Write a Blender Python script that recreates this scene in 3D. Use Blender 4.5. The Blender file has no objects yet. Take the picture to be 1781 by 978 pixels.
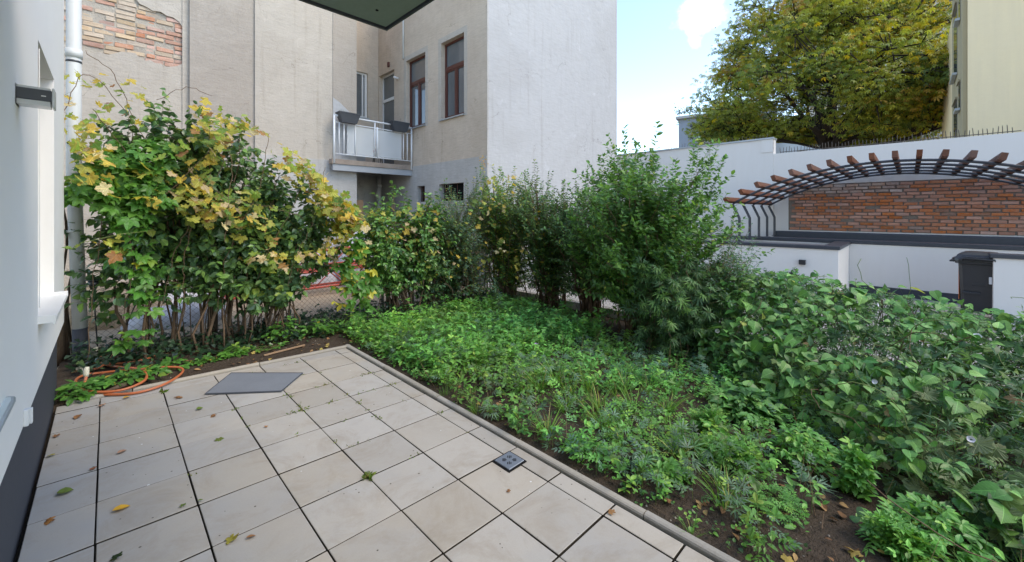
import bpy, math, random
import numpy as np
from mathutils import Vector, Matrix
from mathutils.geometry import tessellate_polygon

random.seed(4)
RNG = np.random.default_rng(11)
S = bpy.context.scene
COL = S.collection
R = math.radians

# ------------------------------------------------------------------ camera, sky, sun, exposure
cam_d = bpy.data.cameras.new('camera'); cam = bpy.data.objects.new('camera', cam_d); COL.objects.link(cam)
EYE = Vector((0, 0, 1.632))
cam.location = EYE
cam.rotation_euler = (R(90), 0, R(-45.235))
cam_d.sensor_width = 36; cam_d.lens = 14.133; cam_d.shift_y = -0.0668
cam_d.clip_start = 0.02; cam_d.clip_end = 800
S.camera = cam

SUN_EL, SUN_AZ = 50.0, 152.0          # azimuth clockwise from +Y
wd = bpy.data.worlds.new('World'); S.world = wd; wd.use_nodes = True
nt = wd.node_tree; nt.nodes.clear()
def wn(t, **k):
    n = nt.nodes.new(t)
    for a, b in k.items(): setattr(n, a, b)
    return n
sky = wn('ShaderNodeTexSky', sky_type='NISHITA', sun_disc=False)
sky.sun_elevation = R(SUN_EL); sky.sun_rotation = R(SUN_AZ)
sky.air_density = 1.0; sky.dust_density = 0.6; sky.ozone_density = 3.0; sky.altitude = 500
tc = wn('ShaderNodeTexCoord')
nz = wn('ShaderNodeTexNoise'); nz.inputs['Scale'].default_value = 19; nz.inputs['Detail'].default_value = 8
nz.inputs['Roughness'].default_value = 0.62
nt.links.new(tc.outputs['Generated'], nz.inputs['Vector'])
prev = None
for cx_, cy_, cz_, rad, amt in ((0.835, 0.30, 0.405, 0.082, 1.0), (0.872, 0.318, 0.355, 0.034, .6), (0.90, 0.29, 0.345, 0.028, .7),
                            (0.81, 0.36, .43, 0.03, .4), (-0.5, 0.4, 0.5, 0.3, 1.0), (0.2, -0.7, 0.6, 0.25, 1.0)):
    l = math.sqrt(cx_**2 + cy_**2 + cz_**2)
    d = wn('ShaderNodeVectorMath', operation='DISTANCE'); nt.links.new(tc.outputs['Generated'], d.inputs[0])
    d.inputs[1].default_value = (cx_/l, cy_/l, cz_/l)
    m = wn('ShaderNodeMapRange', interpolation_type='SMOOTHSTEP'); nt.links.new(d.outputs['Value'], m.inputs['Value'])
    m.inputs['From Min'].default_value = 0; m.inputs['From Max'].default_value = rad
    m.inputs['To Min'].default_value = amt; m.inputs['To Max'].default_value = 0
    if prev is None: prev = m.outputs[0]
    else:
        a = wn('ShaderNodeMath', operation='MAXIMUM'); nt.links.new(prev, a.inputs[0]); nt.links.new(m.outputs[0], a.inputs[1]); prev = a.outputs[0]
a1 = wn('ShaderNodeMath', operation='MULTIPLY_ADD'); nt.links.new(prev, a1.inputs[0]); a1.inputs[1].default_value = 0.55
nt.links.new(nz.outputs['Fac'], a1.inputs[2])
mr = wn('ShaderNodeMapRange', interpolation_type='SMOOTHSTEP'); nt.links.new(a1.outputs[0], mr.inputs['Value'])
mr.inputs['From Min'].default_value = 0.66; mr.inputs['From Max'].default_value = 1.22; mr.inputs['To Max'].default_value = 0.92
mx = wn('ShaderNodeMix', data_type='RGBA'); nt.links.new(mr.outputs[0], mx.inputs['Factor'])
nt.links.new(sky.outputs[0], mx.inputs[6]); mx.inputs[7].default_value = (6.6, 6.8, 7.2, 1)
bg = wn('ShaderNodeBackground'); bg.inputs['Strength'].default_value = 0.15
nt.links.new(mx.outputs[2], bg.inputs['Color'])
wo = wn('ShaderNodeOutputWorld'); nt.links.new(bg.outputs[0], wo.inputs[0])

sun_d = bpy.data.lights.new('sun', 'SUN'); sun = bpy.data.objects.new('sun', sun_d); COL.objects.link(sun)
sun_d.energy = 0.68; sun_d.angle = R(28); sun_d.color = (1, 0.95, 0.88)
az = R(SUN_AZ)
sv = Vector((math.sin(az)*math.cos(R(SUN_EL)), math.cos(az)*math.cos(R(SUN_EL)), math.sin(R(SUN_EL))))
sun.rotation_euler = sv.to_track_quat('Z', 'Y').to_euler()
S.view_settings.view_transform = 'Standard'; S.view_settings.look = 'None'
S.view_settings.exposure = 1.78; S.view_settings.gamma = 1.0
S.view_settings.use_white_balance = True; S.view_settings.white_balance_temperature = 7750; S.view_settings.white_balance_tint = 9
S.cycles.max_bounces = 8; S.cycles.diffuse_bounces = 5; S.cycles.transmission_bounces = 6; S.cycles.transparent_max_bounces = 8
S.cycles.use_denoising = True

# ------------------------------------------------------------------ materials
MATS = {}
def material(name, color, rough=.8, spec=.3, metal=0., noise=None, bump=None, rand=0., extra=None):
    """noise = [(scale, amount, tint rgb or None, (sx,sy,sz))...] multiplies colour; bump = [(scale, strength, distance)]"""
    m = bpy.data.materials.new(name); m.use_nodes = True; t = m.node_tree; N = t.nodes; Lk = t.links
    b = N['Principled BSDF']; b.inputs['Roughness'].default_value = rough; b.inputs['Metallic'].default_value = metal
    b.inputs['Specular IOR Level'].default_value = spec
    tcn = N.new('ShaderNodeTexCoord'); co = tcn.outputs['Object']
    if rand:
        ob_ = N.new('ShaderNodeObjectInfo'); sh = N.new('ShaderNodeVectorMath'); sh.operation = 'SCALE'; sh.inputs[0].default_value = (37, 51, 23); Lk.new(ob_.outputs['Random'], sh.inputs['Scale'])
        ad = N.new('ShaderNodeVectorMath'); ad.operation = 'ADD'; Lk.new(co, ad.inputs[0]); Lk.new(sh.outputs[0], ad.inputs[1]); co = ad.outputs[0]
    col = N.new('ShaderNodeRGB'); col.outputs[0].default_value = (*color, 1); cur = col.outputs[0]
    for (sc, am, tint, st) in (noise or []):
        mp = N.new('ShaderNodeMapping'); mp.inputs['Scale'].default_value = st; Lk.new(co, mp.inputs[0])
        n = N.new('ShaderNodeTexNoise'); n.inputs['Scale'].default_value = sc; n.inputs['Detail'].default_value = 6; n.inputs['Roughness'].default_value = .6
        Lk.new(mp.outputs[0], n.inputs['Vector'])
        r = N.new('ShaderNodeMapRange'); r.inputs['From Min'].default_value = .35; r.inputs['From Max'].default_value = .68
        r.inputs['To Max'].default_value = am; Lk.new(n.outputs['Fac'], r.inputs['Value'])
        mixn = N.new('ShaderNodeMix'); mixn.data_type = 'RGBA'; Lk.new(r.outputs[0], mixn.inputs['Factor']); Lk.new(cur, mixn.inputs[6])
        mixn.inputs[7].default_value = (*(tint or (0, 0, 0)), 1); cur = mixn.outputs[2]
    if rand:
        oi = N.new('ShaderNodeObjectInfo'); hs = N.new('ShaderNodeHueSaturation')
        r = N.new('ShaderNodeMapRange'); r.inputs['To Min'].default_value = 1-rand; r.inputs['To Max'].default_value = 1+rand
        Lk.new(oi.outputs['Random'], r.inputs['Value']); Lk.new(r.outputs[0], hs.inputs['Value']); Lk.new(cur, hs.inputs['Color'])
        m2 = N.new('ShaderNodeMath'); m2.operation = 'MULTIPLY'; m2.inputs[1].default_value = 7.31; Lk.new(oi.outputs['Random'], m2.inputs[0])
        fr = N.new('ShaderNodeMath'); fr.operation = 'FRACT'; Lk.new(m2.outputs[0], fr.inputs[0])
        r2 = N.new('ShaderNodeMapRange'); r2.inputs['To Min'].default_value = .75; r2.inputs['To Max'].default_value = 1.25
        Lk.new(fr.outputs[0], r2.inputs['Value']); Lk.new(r2.outputs[0], hs.inputs['Saturation']); cur = hs.outputs[0]
    if extra: cur = extra(t, co, cur, b)
    Lk.new(cur, b.inputs['Base Color'])
    last = None
    for (sc, stg, dist) in (bump or []):
        n = N.new('ShaderNodeTexNoise'); n.inputs['Scale'].default_value = sc; n.inputs['Detail'].default_value = 5; Lk.new(co, n.inputs['Vector'])
        bm = N.new('ShaderNodeBump'); bm.inputs['Strength'].default_value = stg; bm.inputs['Distance'].default_value = dist
        Lk.new(n.outputs['Fac'], bm.inputs['Height'])
        if last: Lk.new(last, bm.inputs['Normal'])
        last = bm.outputs[0]
    if last: Lk.new(last, b.inputs['Normal'])
    MATS[name] = m
    return m

def leaf_material(name, rough=.42, trans=.3, veins=.5, blotch=None, spec=.4):
    m = bpy.data.materials.new(name); m.use_nodes = True; t = m.node_tree; N = t.nodes; Lk = t.links
    b = N['Principled BSDF']; out = N['Material Output']
    at = N.new('ShaderNodeAttribute'); at.attribute_name = 'tint'
    lc = N.new('ShaderNodeAttribute'); lc.attribute_name = 'leafco'
    cur = at.outputs['Color']
    sp = N.new('ShaderNodeSeparateXYZ'); Lk.new(lc.outputs['Vector'], sp.inputs[0])
    def M(op, a, b_=None, c=None):
        n = N.new('ShaderNodeMath'); n.operation = op
        for i, v in enumerate((a, b_, c)):
            if v is None: continue
            if isinstance(v, (int, float)): n.inputs[i].default_value = v
            else: Lk.new(v, n.inputs[i])
        return n.outputs[0]
    ax = M('ABSOLUTE', sp.outputs[0])
    mid = M('LESS_THAN', ax, .014)
    side = M('LESS_THAN', M('FRACT', M('MULTIPLY_ADD', ax, -5.0, M('MULTIPLY', sp.outputs[1], 7.0))), .09)
    v = M('MULTIPLY', M('MAXIMUM', mid, M('MULTIPLY', side, .6)), veins)
    nn = N.new('ShaderNodeTexNoise'); nn.inputs['Scale'].default_value = 3.0; nn.inputs['Detail'].default_value = 4
    Lk.new(lc.outputs['Vector'], nn.inputs['Vector'])
    if blotch:
        n2 = N.new('ShaderNodeTexNoise'); n2.inputs['Scale'].default_value = 18.0; n2.inputs['Detail'].default_value = 3
        tcn = N.new('ShaderNodeTexCoord'); Lk.new(tcn.outputs['Object'], n2.inputs['Vector'])
        r = N.new('ShaderNodeMapRange'); r.inputs['From Min'].default_value = .52; r.inputs['From Max'].default_value = .66
        r.inputs['To Max'].default_value = blotch[0]; Lk.new(n2.outputs['Fac'], r.inputs['Value'])
        mb = N.new('ShaderNodeMix'); mb.data_type = 'RGBA'; Lk.new(r.outputs[0], mb.inputs['Factor']); Lk.new(cur, mb.inputs[6])
        mb.inputs[7].default_value = (*blotch[1], 1); cur = mb.outputs[2]
    hs = N.new('ShaderNodeHueSaturation'); hs.inputs['Saturation'].default_value = 1.0
    Lk.new(M('MULTIPLY_ADD', nn.outputs['Fac'], .6, M('ADD', .7, v)), hs.inputs['Value']); Lk.new(cur, hs.inputs['Color'])
    Lk.new(hs.outputs[0], b.inputs['Base Color']); b.inputs['Roughness'].default_value = rough; b.inputs['Specular IOR Level'].default_value = spec
    tr = N.new('ShaderNodeBsdfTranslucent'); h2 = N.new('ShaderNodeHueSaturation'); h2.inputs['Hue'].default_value = .485
    h2.inputs['Value'].default_value = 1.5; h2.inputs['Saturation'].default_value = 1.1; Lk.new(hs.outputs[0], h2.inputs['Color']); Lk.new(h2.outputs[0], tr.inputs['Color'])
    mxs = N.new('ShaderNodeMixShader'); mxs.inputs[0].default_value = trans
    Lk.new(b.outputs[0], mxs.inputs[1]); Lk.new(tr.outputs[0], mxs.inputs[2]); Lk.new(mxs.outputs[0], out.inputs['Surface'])
    MATS[name] = m
    return m

one = (1, 1, 1)
M_house = material('white_house_render', (0.833, 0.815, 0.791), .9, .2, noise=[(3, .06, (0.578, 0.574, 0.564), one)], bump=[(260, .35, .003), (60, .2, .003)])
M_plinth = material('anthracite_plinth', (.055, .06, .075), .75, .3, noise=[(40, .2, (.09, .095, .11), one)], bump=[(200, .2, .002)])
M_pvc = material('white_pipe', (.66, .68, .68), .45, .4, noise=[(2, .2, (.5, .52, .5), (1, 1, .3)), (8, .1, (.4, .4, .36), (1, 1, .1))])
M_dark = material('anthracite_metal', (.045, .05, .062), .4, .5, noise=[(6, .25, (.08, .085, .1), one)], bump=[(30, .05, .002)])
def weathered(t, co, cur, b):
    N = t.nodes; Lk = t.links
    def ns(scale, st=(1, 1, 1), det=5, dist=0):
        mp = N.new('ShaderNodeMapping'); mp.inputs['Scale'].default_value = st; Lk.new(co, mp.inputs[0])
        n = N.new('ShaderNodeTexNoise'); n.inputs['Scale'].default_value = scale; n.inputs['Detail'].default_value = det; n.inputs['Distortion'].default_value = dist
        Lk.new(mp.outputs[0], n.inputs['Vector']); return n.outputs['Fac']
    def M(op, a, b_=None, c=None):
        n = N.new('ShaderNodeMath'); n.operation = op
        for i, q in enumerate((a, b_, c)):
            if q is None: continue
            if isinstance(q, (int, float)): n.inputs[i].default_value = q
            else: Lk.new(q, n.inputs[i])
        return n.outputs[0]
    def MR(a, lo, hi, to):
        r = N.new('ShaderNodeMapRange'); r.inputs['From Min'].default_value = lo; r.inputs['From Max'].default_value = hi; r.inputs['To Max'].default_value = to; Lk.new(a, r.inputs['Value']); return r.outputs[0]
    def mix(f, a, colr):
        m = N.new('ShaderNodeMix'); m.data_type = 'RGBA'; Lk.new(f, m.inputs['Factor']); Lk.new(a, m.inputs[6])
        m2 = N.new('ShaderNodeVectorMath'); m2.operation = 'MULTIPLY'; Lk.new(a, m2.inputs[0]); m2.inputs[1].default_value = colr; Lk.new(m2.outputs[0], m.inputs[7]); return m.outputs[2]
    cur = mix(MR(ns(7, (.5, .5, 5), 5), .45, .62, .32), cur, (.80, .78, .76))
    crack = M('MULTIPLY', M('LESS_THAN', M('ABSOLUTE', M('SUBTRACT', ns(.9, det=7, dist=.5), .5)), .0022), MR(ns(.6, det=2), .5, .6, .55))
    cur = mix(crack, cur, (.45, .42, .4))
    cur = mix(MR(ns(1.1, (5, 5, .35), 6), .58, .72, .38), cur, (.72, .68, .64))
    cur = mix(MR(ns(.35, (1, 1, 1), 7, 1.), .5, .62, .35), cur, (.84, .82, .80))
    cur = mix(MR(ns(3.2, (1, 1, 1), 8, .8), .66, .70, .5), cur, (1.16, 1.17, 1.2))
    return cur
def wallmat(name, c, patch, streak, amt=.5):
    return material(name, c, .92, .15, noise=[(.55, amt, patch, (1, 1, .7)), (2.3, .35, patch, (1, 1, .5)), (4, .22, streak, (1.4, 1.4, .8)), (28, .14, (.46, .43, .39), (1, 1, 3)), (90, .12, streak, one)],
                    bump=[(26, .6, .016), (110, .45, .006), (3, .4, .05)], extra=weathered)
M_beige = wallmat('beige_plaster', (0.4, 0.346, 0.297), (0.449, 0.401, 0.351), (0.3, 0.262, 0.223))
M_beige2 = wallmat('pale_beige_plaster', (0.495, 0.44, 0.377), (0.551, 0.5, 0.441), (0.388, 0.34, 0.289))
M_rough = wallmat('rough_tan_plaster', (0.58, 0.471, 0.37), (0.693, 0.584, 0.478), (0.378, 0.304, 0.234), .7)
M_greyp = wallmat('grey_plaster', (0.46, 0.443, 0.425), (0.575, 0.552, 0.529), (0.31, 0.293, 0.276))
M_white = material('white_wall_paint', (0.453, 0.454, 0.463), .9, .15, noise=[(.4, .3, (0.408, 0.404, 0.414), one), (2, .15, (0.507, 0.503, 0.505), one), (9, .08, (0.435, 0.422, 0.409), (2, 2, .3))], bump=[(8, .6, .016), (70, .25, .004), (1.6, .4, .06)], extra=weathered)
M_white2 = material('white_yard_wall_paint', (0.791, 0.747, 0.708), .9, .15, noise=[(.6, .25, (0.717, 0.681, 0.643), one), (6, .1, (0.66, 0.599, 0.509), (2, 2, .25))], bump=[(60, .2, .003)])
M_yellow = material('yellow_render', (.84, .68, .43), .92, .15, noise=[(.5, .3, (.80, .67, .49), one), (3, .15, (.68, .55, .38), (1, 1, .3)), (1.6, .2, (.62, .50, .36), (4, 4, .25))], bump=[(60, .3, .006), (4, .3, .03)])
M_olive = material('olive_render', (.40, .34, .22), .92, .15, noise=[(1, .4, (.3, .26, .17), (1, 1, .3))], bump=[(60, .3, .006)])
M_soffit = material('dark_green_soffit', (.20, .26, .215), .6, .35, noise=[(1.4, .4, (.17, .22, .18), one), (30, .1, (.05, .07, .06), one)], bump=[(50, .1, .002)])
M_mortar = material('old_mortar', (.47, .42, .35), .95, .1, noise=[(5, .6, (.28, .23, .19), one), (40, .3, (.5, .46, .4), one)], bump=[(30, .9, .015), (120, .6, .006)])
def brickmat(name, c, dirt, white, wamt):
    return material(name, c, .9, .15, noise=[(9, .55, dirt, one), (3.3, wamt, white, one), (60, .25, (.5, .42, .36), one), (17, .3, white, one)], bump=[(24, .7, .012), (110, .6, .005)], rand=.17)
M_brick = brickmat('orange_brick', (.60, .20, .095), (.42, .14, .075), (.56, .40, .31), .22)
M_brick_pale = brickmat('lime_washed_brick', (.50, .26, .17), (.34, .18, .13), (.62, .53, .46), .8)
M_brick_dark = brickmat('sooty_brick', (.34, .14, .085), (.16, .09, .07), (.46, .34, .27), .3)
M_brick_ochre = brickmat('ochre_brick', (.56, .42, .29), (.42, .28, .19), (.60, .50, .38), .6)
M_brick_red = brickmat('old_red_brick', (0.546, 0.237, 0.153), (0.399, 0.18, 0.117), (0.63, 0.475, 0.378), .45)
M_conc = material('concrete_slab', (.43, .405, .37), .8, .25, noise=[(2.2, .5, (.37, .335, .285), one), (1.1, .3, (.45, .45, .46), one), (7, .25, (.48, .455, .42), one), (26, .12, (.30, .275, .24), one), (130, .22, (.30, .28, .26), one)],
                  bump=[(180, .18, .002), (12, .12, .004)], rand=.07)
def slab_world(t, co, cur, b):
    # damp, leached stains keep to the ground they lie on: world-space noise, blue grey patches near the house
    N = t.nodes; Lk = t.links
    g = N.new('ShaderNodeNewGeometry'); n = N.new('ShaderNodeTexNoise'); n.inputs['Scale'].default_value = 1.3; n.inputs['Detail'].default_value = 7; n.inputs['Roughness'].default_value = .65
    Lk.new(g.outputs['Position'], n.inputs['Vector'])
    sx = N.new('ShaderNodeSeparateXYZ'); Lk.new(g.outputs['Position'], sx.inputs[0])
    r0 = N.new('ShaderNodeMapRange'); r0.inputs['From Min'].default_value = -.3; r0.inputs['From Max'].default_value = 1.3; r0.inputs['To Min'].default_value = .16; r0.inputs['To Max'].default_value = -.12
    Lk.new(sx.outputs[0], r0.inputs['Value'])
    a = N.new('ShaderNodeMath'); a.operation = 'ADD'; Lk.new(n.outputs['Fac'], a.inputs[0]); Lk.new(r0.outputs[0], a.inputs[1])
    r = N.new('ShaderNodeMapRange'); r.inputs['From Min'].default_value = .42; r.inputs['From Max'].default_value = .72; r.inputs['To Max'].default_value = .65; Lk.new(a.outputs[0], r.inputs['Value'])
    m = N.new('ShaderNodeMix'); m.data_type = 'RGBA'; Lk.new(r.outputs[0], m.inputs['Factor']); Lk.new(cur, m.inputs[6]); m.inputs[7].default_value = (.31, .315, .32, 1)
    n2 = N.new('ShaderNodeTexNoise'); n2.inputs['Scale'].default_value = 2.7; n2.inputs['Detail'].default_value = 8; n2.inputs['Roughness'].default_value = .75; n2.inputs['Distortion'].default_value = .6
    Lk.new(g.outputs['Position'], n2.inputs['Vector'])
    r2 = N.new('ShaderNodeMapRange'); r2.inputs['From Min'].default_value = .48; r2.inputs['From Max'].default_value = .74; r2.inputs['To Max'].default_value = .62; Lk.new(n2.outputs['Fac'], r2.inputs['Value'])
    m2 = N.new('ShaderNodeMix'); m2.data_type = 'RGBA'; Lk.new(r2.outputs[0], m2.inputs['Factor']); Lk.new(m.outputs[2], m2.inputs[6]); m2.inputs[7].default_value = (.25, .20, .145, 1)
    # small dark specks of dirt and white paint spots
    v = N.new('ShaderNodeTexVoronoi'); v.inputs['Scale'].default_value = 17; Lk.new(g.outputs['Position'], v.inputs['Vector'])
    sc = N.new('ShaderNodeSeparateColor'); Lk.new(v.outputs['Color'], sc.inputs[0])
    th = N.new('ShaderNodeMath'); th.operation = 'MULTIPLY'; Lk.new(sc.outputs[0], th.inputs[0]); th.inputs[1].default_value = .16
    th2 = N.new('ShaderNodeMath'); th2.operation = 'SUBTRACT'; Lk.new(th.outputs[0], th2.inputs[0]); th2.inputs[1].default_value = .055
    lt = N.new('ShaderNodeMath'); lt.operation = 'LESS_THAN'; Lk.new(v.outputs['Distance'], lt.inputs[0]); Lk.new(th2.outputs[0], lt.inputs[1])
    rmp = N.new('ShaderNodeMath'); rmp.operation = 'GREATER_THAN'; Lk.new(sc.outputs[1], rmp.inputs[0]); rmp.inputs[1].default_value = .8
    cs = N.new('ShaderNodeMix'); cs.data_type = 'RGBA'; Lk.new(rmp.outputs[0], cs.inputs['Factor']); cs.inputs[6].default_value = (.10, .085, .07, 1); cs.inputs[7].default_value = (.62, .62, .62, 1)
    m3 = N.new('ShaderNodeMix'); m3.data_type = 'RGBA'; Lk.new(lt.outputs[0], m3.inputs['Factor']); Lk.new(m2.outputs[2], m3.inputs[6]); Lk.new(cs.outputs[2], m3.inputs[7])
    return m3.outputs[2]
M_slab = material('paving_slab', (0.378, 0.349, 0.309), .8, .25, noise=[(3.2, .4, (0.356, 0.305, 0.245), one), (9, .25, (0.434, 0.394, 0.342), one), (130, .2, (0.286, 0.254, 0.219), one)],
                  bump=[(180, .18, .002), (12, .12, .004)], rand=.09, extra=slab_world)
M_curb = material('concrete_kerb', (.36, .325, .28), .88, .2, noise=[(6, .5, (.27, .24, .2), one), (60, .3, (.45, .42, .38), one), (2, .3, (.2, .19, .14), one)], bump=[(90, .4, .004)], rand=.08)
M_soil = material('dark_soil', (.060, .043, .031), .98, .1, noise=[(6, .5, (.085, .062, .046), one), (45, .5, (.03, .021, .015), one), (180, .25, (.17, .14, .11), one)], bump=[(22, 1, .03), (90, 1, .015)])
M_sand = material('sandy_ground', (.36, .29, .21), .97, .1, noise=[(3, .5, (.26, .2, .14), one), (50, .3, (.45, .38, .3), one)], bump=[(20, .7, .03)])
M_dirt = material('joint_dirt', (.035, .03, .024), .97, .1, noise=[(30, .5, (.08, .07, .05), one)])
M_matte = material('grey_cover_plate', (0.167, 0.181, 0.203), .6, .4, noise=[(4, .35, (0.232, 0.246, 0.268), one), (60, .2, (0.116, 0.123, 0.138), one)])
M_drain = material('cast_drain', (.16, .185, .22), .42, .5, metal=.3, noise=[(20, .3, (.22, .24, .27), one)])
M_black = material('black_plastic', (.032, .033, .037), .30, .5, noise=[(5, .3, (.035, .037, .04), one)], bump=[(40, .05, .002)])
M_void = material('dark_interior', (.012, .012, .012), .9, .1)
M_pot = material('black_planter', (.05, .055, .065), .55, .4, noise=[(6, .3, (.075, .08, .09), one)])
M_hose = material('orange_hose', (.48, .13, .05), .4, .45, noise=[(12, .35, (.33, .12, .06), one)], bump=[(120, .1, .001)])
M_creamp = material('cream_plastic', (.6, .57, .46), .5, .4, noise=[(40, .3, (.4, .37, .28), one)])
M_wframe = material('white_window_frame', (.72, .72, .71), .4, .45, noise=[(3, .15, (.6, .6, .58), one)])
M_brown = material('brown_window_frame', (.095, .028, .02), .45, .4, noise=[(7, .3, (.13, .045, .032), (1, 1, .2))])
M_rail = material('light_grey_steel', (0.743, 0.756, 0.769), .4, .45, noise=[(5, .2, (0.608, 0.608, 0.608), one)])
M_steelb = material('grey_painted_steel', (.36, .38, .41), .5, .4, noise=[(4, .25, (.28, .29, .3), one)])
M_tin = material('zinc_sheet', (.45, .48, .50), .5, .4, metal=.5, noise=[(3, .3, (.3, .32, .33), one)])
M_deck = material('balcony_slab', (.34, .275, .23), .9, .2, noise=[(4, .6, (.2, .15, .12), (1, 1, .4)), (30, .2, (.45, .4, .35), one)], bump=[(60, .3, .004)])
M_glass = material('window_glass', (.10, .115, .125), .05, .9, noise=[(1.5, .3, (.2, .215, .22), one)])
M_blind = material('white_blind', (.46, .49, .50), .6, .3, noise=[(.4, .4, (.36, .4, .41), (.2, .2, 9))])
M_wood = material('red_brown_beam', (0.16, 0.0576, 0.0304), .55, .35, noise=[(2.2, .5, (0.08, 0.028, 0.0176), (.6, 7, 7)), (12, .25, (0.216, 0.096, 0.056), (.6, 8, 8))], bump=[(30, .2, .002)], rand=.15)
M_bark = material('bark', (.115, .08, .055), .95, .1, noise=[(14, .6, (.055, .038, .027), (1, 1, .3)), (50, .3, (.2, .16, .12), (1, 1, .4))], bump=[(50, .8, .006)])
M_bark2 = material('pale_bark', (.17, .11, .07), .9, .15, noise=[(20, .5, (.09, .055, .036), (1, 1, .25)), (60, .25, (.26, .19, .13), one)], bump=[(60, .6, .004)])
M_treebark = material('tree_bark', (.045, .036, .03), .95, .1, noise=[(3, .5, (.025, .02, .017), (1, 1, .3))], bump=[(6, .6, .04)])
M_tend = material('green_stalk', (.13, .19, .05), .6, .3, noise=[(8, .4, (.2, .2, .07), one)])
M_wire = material('fence_wire', (.105, .085, .07), .7, .3, metal=.2, noise=[(3, .5, (.16, .145, .13), one)])
M_red = material('red_painted_steel', (.50, .085, .06), .5, .4, noise=[(7, .4, (.42, .14, .11), one)])
M_ybar = material('yellow_board', (.55, .45, .12), .7, .3, noise=[(7, .4, (.4, .33, .12), one)])
M_tarp = material('white_tarp', (.52, .52, .56), .55, .35, noise=[(3, .35, (.38, .38, .43), one)], bump=[(5, .8, .05), (16, .5, .02)])
M_lath = material('weathered_lath', (.36, .23, .14), .85, .2, noise=[(6, .5, (.24, .15, .09), (.3, 4, 4))])
M_orange = material('orange_sticker', (.66, .17, .05), .6, .3, noise=[(8, .3, (.6, .3, .2), one)])
M_redseat = material('red_seat', (.36, .09, .065), .6, .3)
M_pave = material('yard_paving', (.33, .31, .29), .9, .2, noise=[(2, .4, (.25, .23, .21), one), (30, .3, (.4, .38, .36), one)], bump=[(30, .3, .005)])
M_facade = material('distant_facade', (.50, .47, .42), .9, .15, noise=[(.4, .3, (.42, .39, .35), one)])
M_slate = material('blue_grey_cladding', (.27, .31, .38), .6, .3, noise=[(.6, .3, (.2, .235, .29), one)])
M_greenglass = material('green_balcony_glass', (.22, .33, .24), .2, .6, noise=[(1.2, .5, (.12, .2, .12), (1, 1, .4))])
M_petal = material('white_petal', (.72, .70, .74), .6, .3)
M_lilac = material('lilac_petal', (.45, .25, .55), .6, .3)
M_pebble = material('pebble', (.22, .19, .16), .9, .2, rand=.3)

L_plain = leaf_material('leaf', .42, .28, .35)
L_gloss = leaf_material('glossy_leaf', .28, .22, .5, spec=.5)
L_big = leaf_material('veined_leaf', .45, .3, .8, spec=.35)
L_aut = leaf_material('autumn_leaf', .5, .38, .55, blotch=(.55, (.38, .17, .05)))
L_dry = leaf_material('dry_leaf', .8, .1, .3, blotch=(.5, (.10, .05, .025)), spec=.1)
L_grass = leaf_material('grass_blade', .5, .35, .0)
L_tree = leaf_material('tree_leaf', .5, .35, .0)

# ------------------------------------------------------------------ helpers
def tag(o, label=None, cat=None, group=None, kind=None):
    if label: o['label'] = label
    if cat: o['category'] = cat
    if group: o['group'] = group
    if kind: o['kind'] = kind
    return o
def empty(name, loc=(0, 0, 0), rz=0., label=None, cat=None, group=None, kind=None, parent=None):
    o = bpy.data.objects.new(name, None); COL.objects.link(o); o.location = loc; o.rotation_euler = (0, 0, rz); o.empty_display_size = .1
    if parent: o.parent = parent
    return tag(o, label, cat, group, kind)

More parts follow.
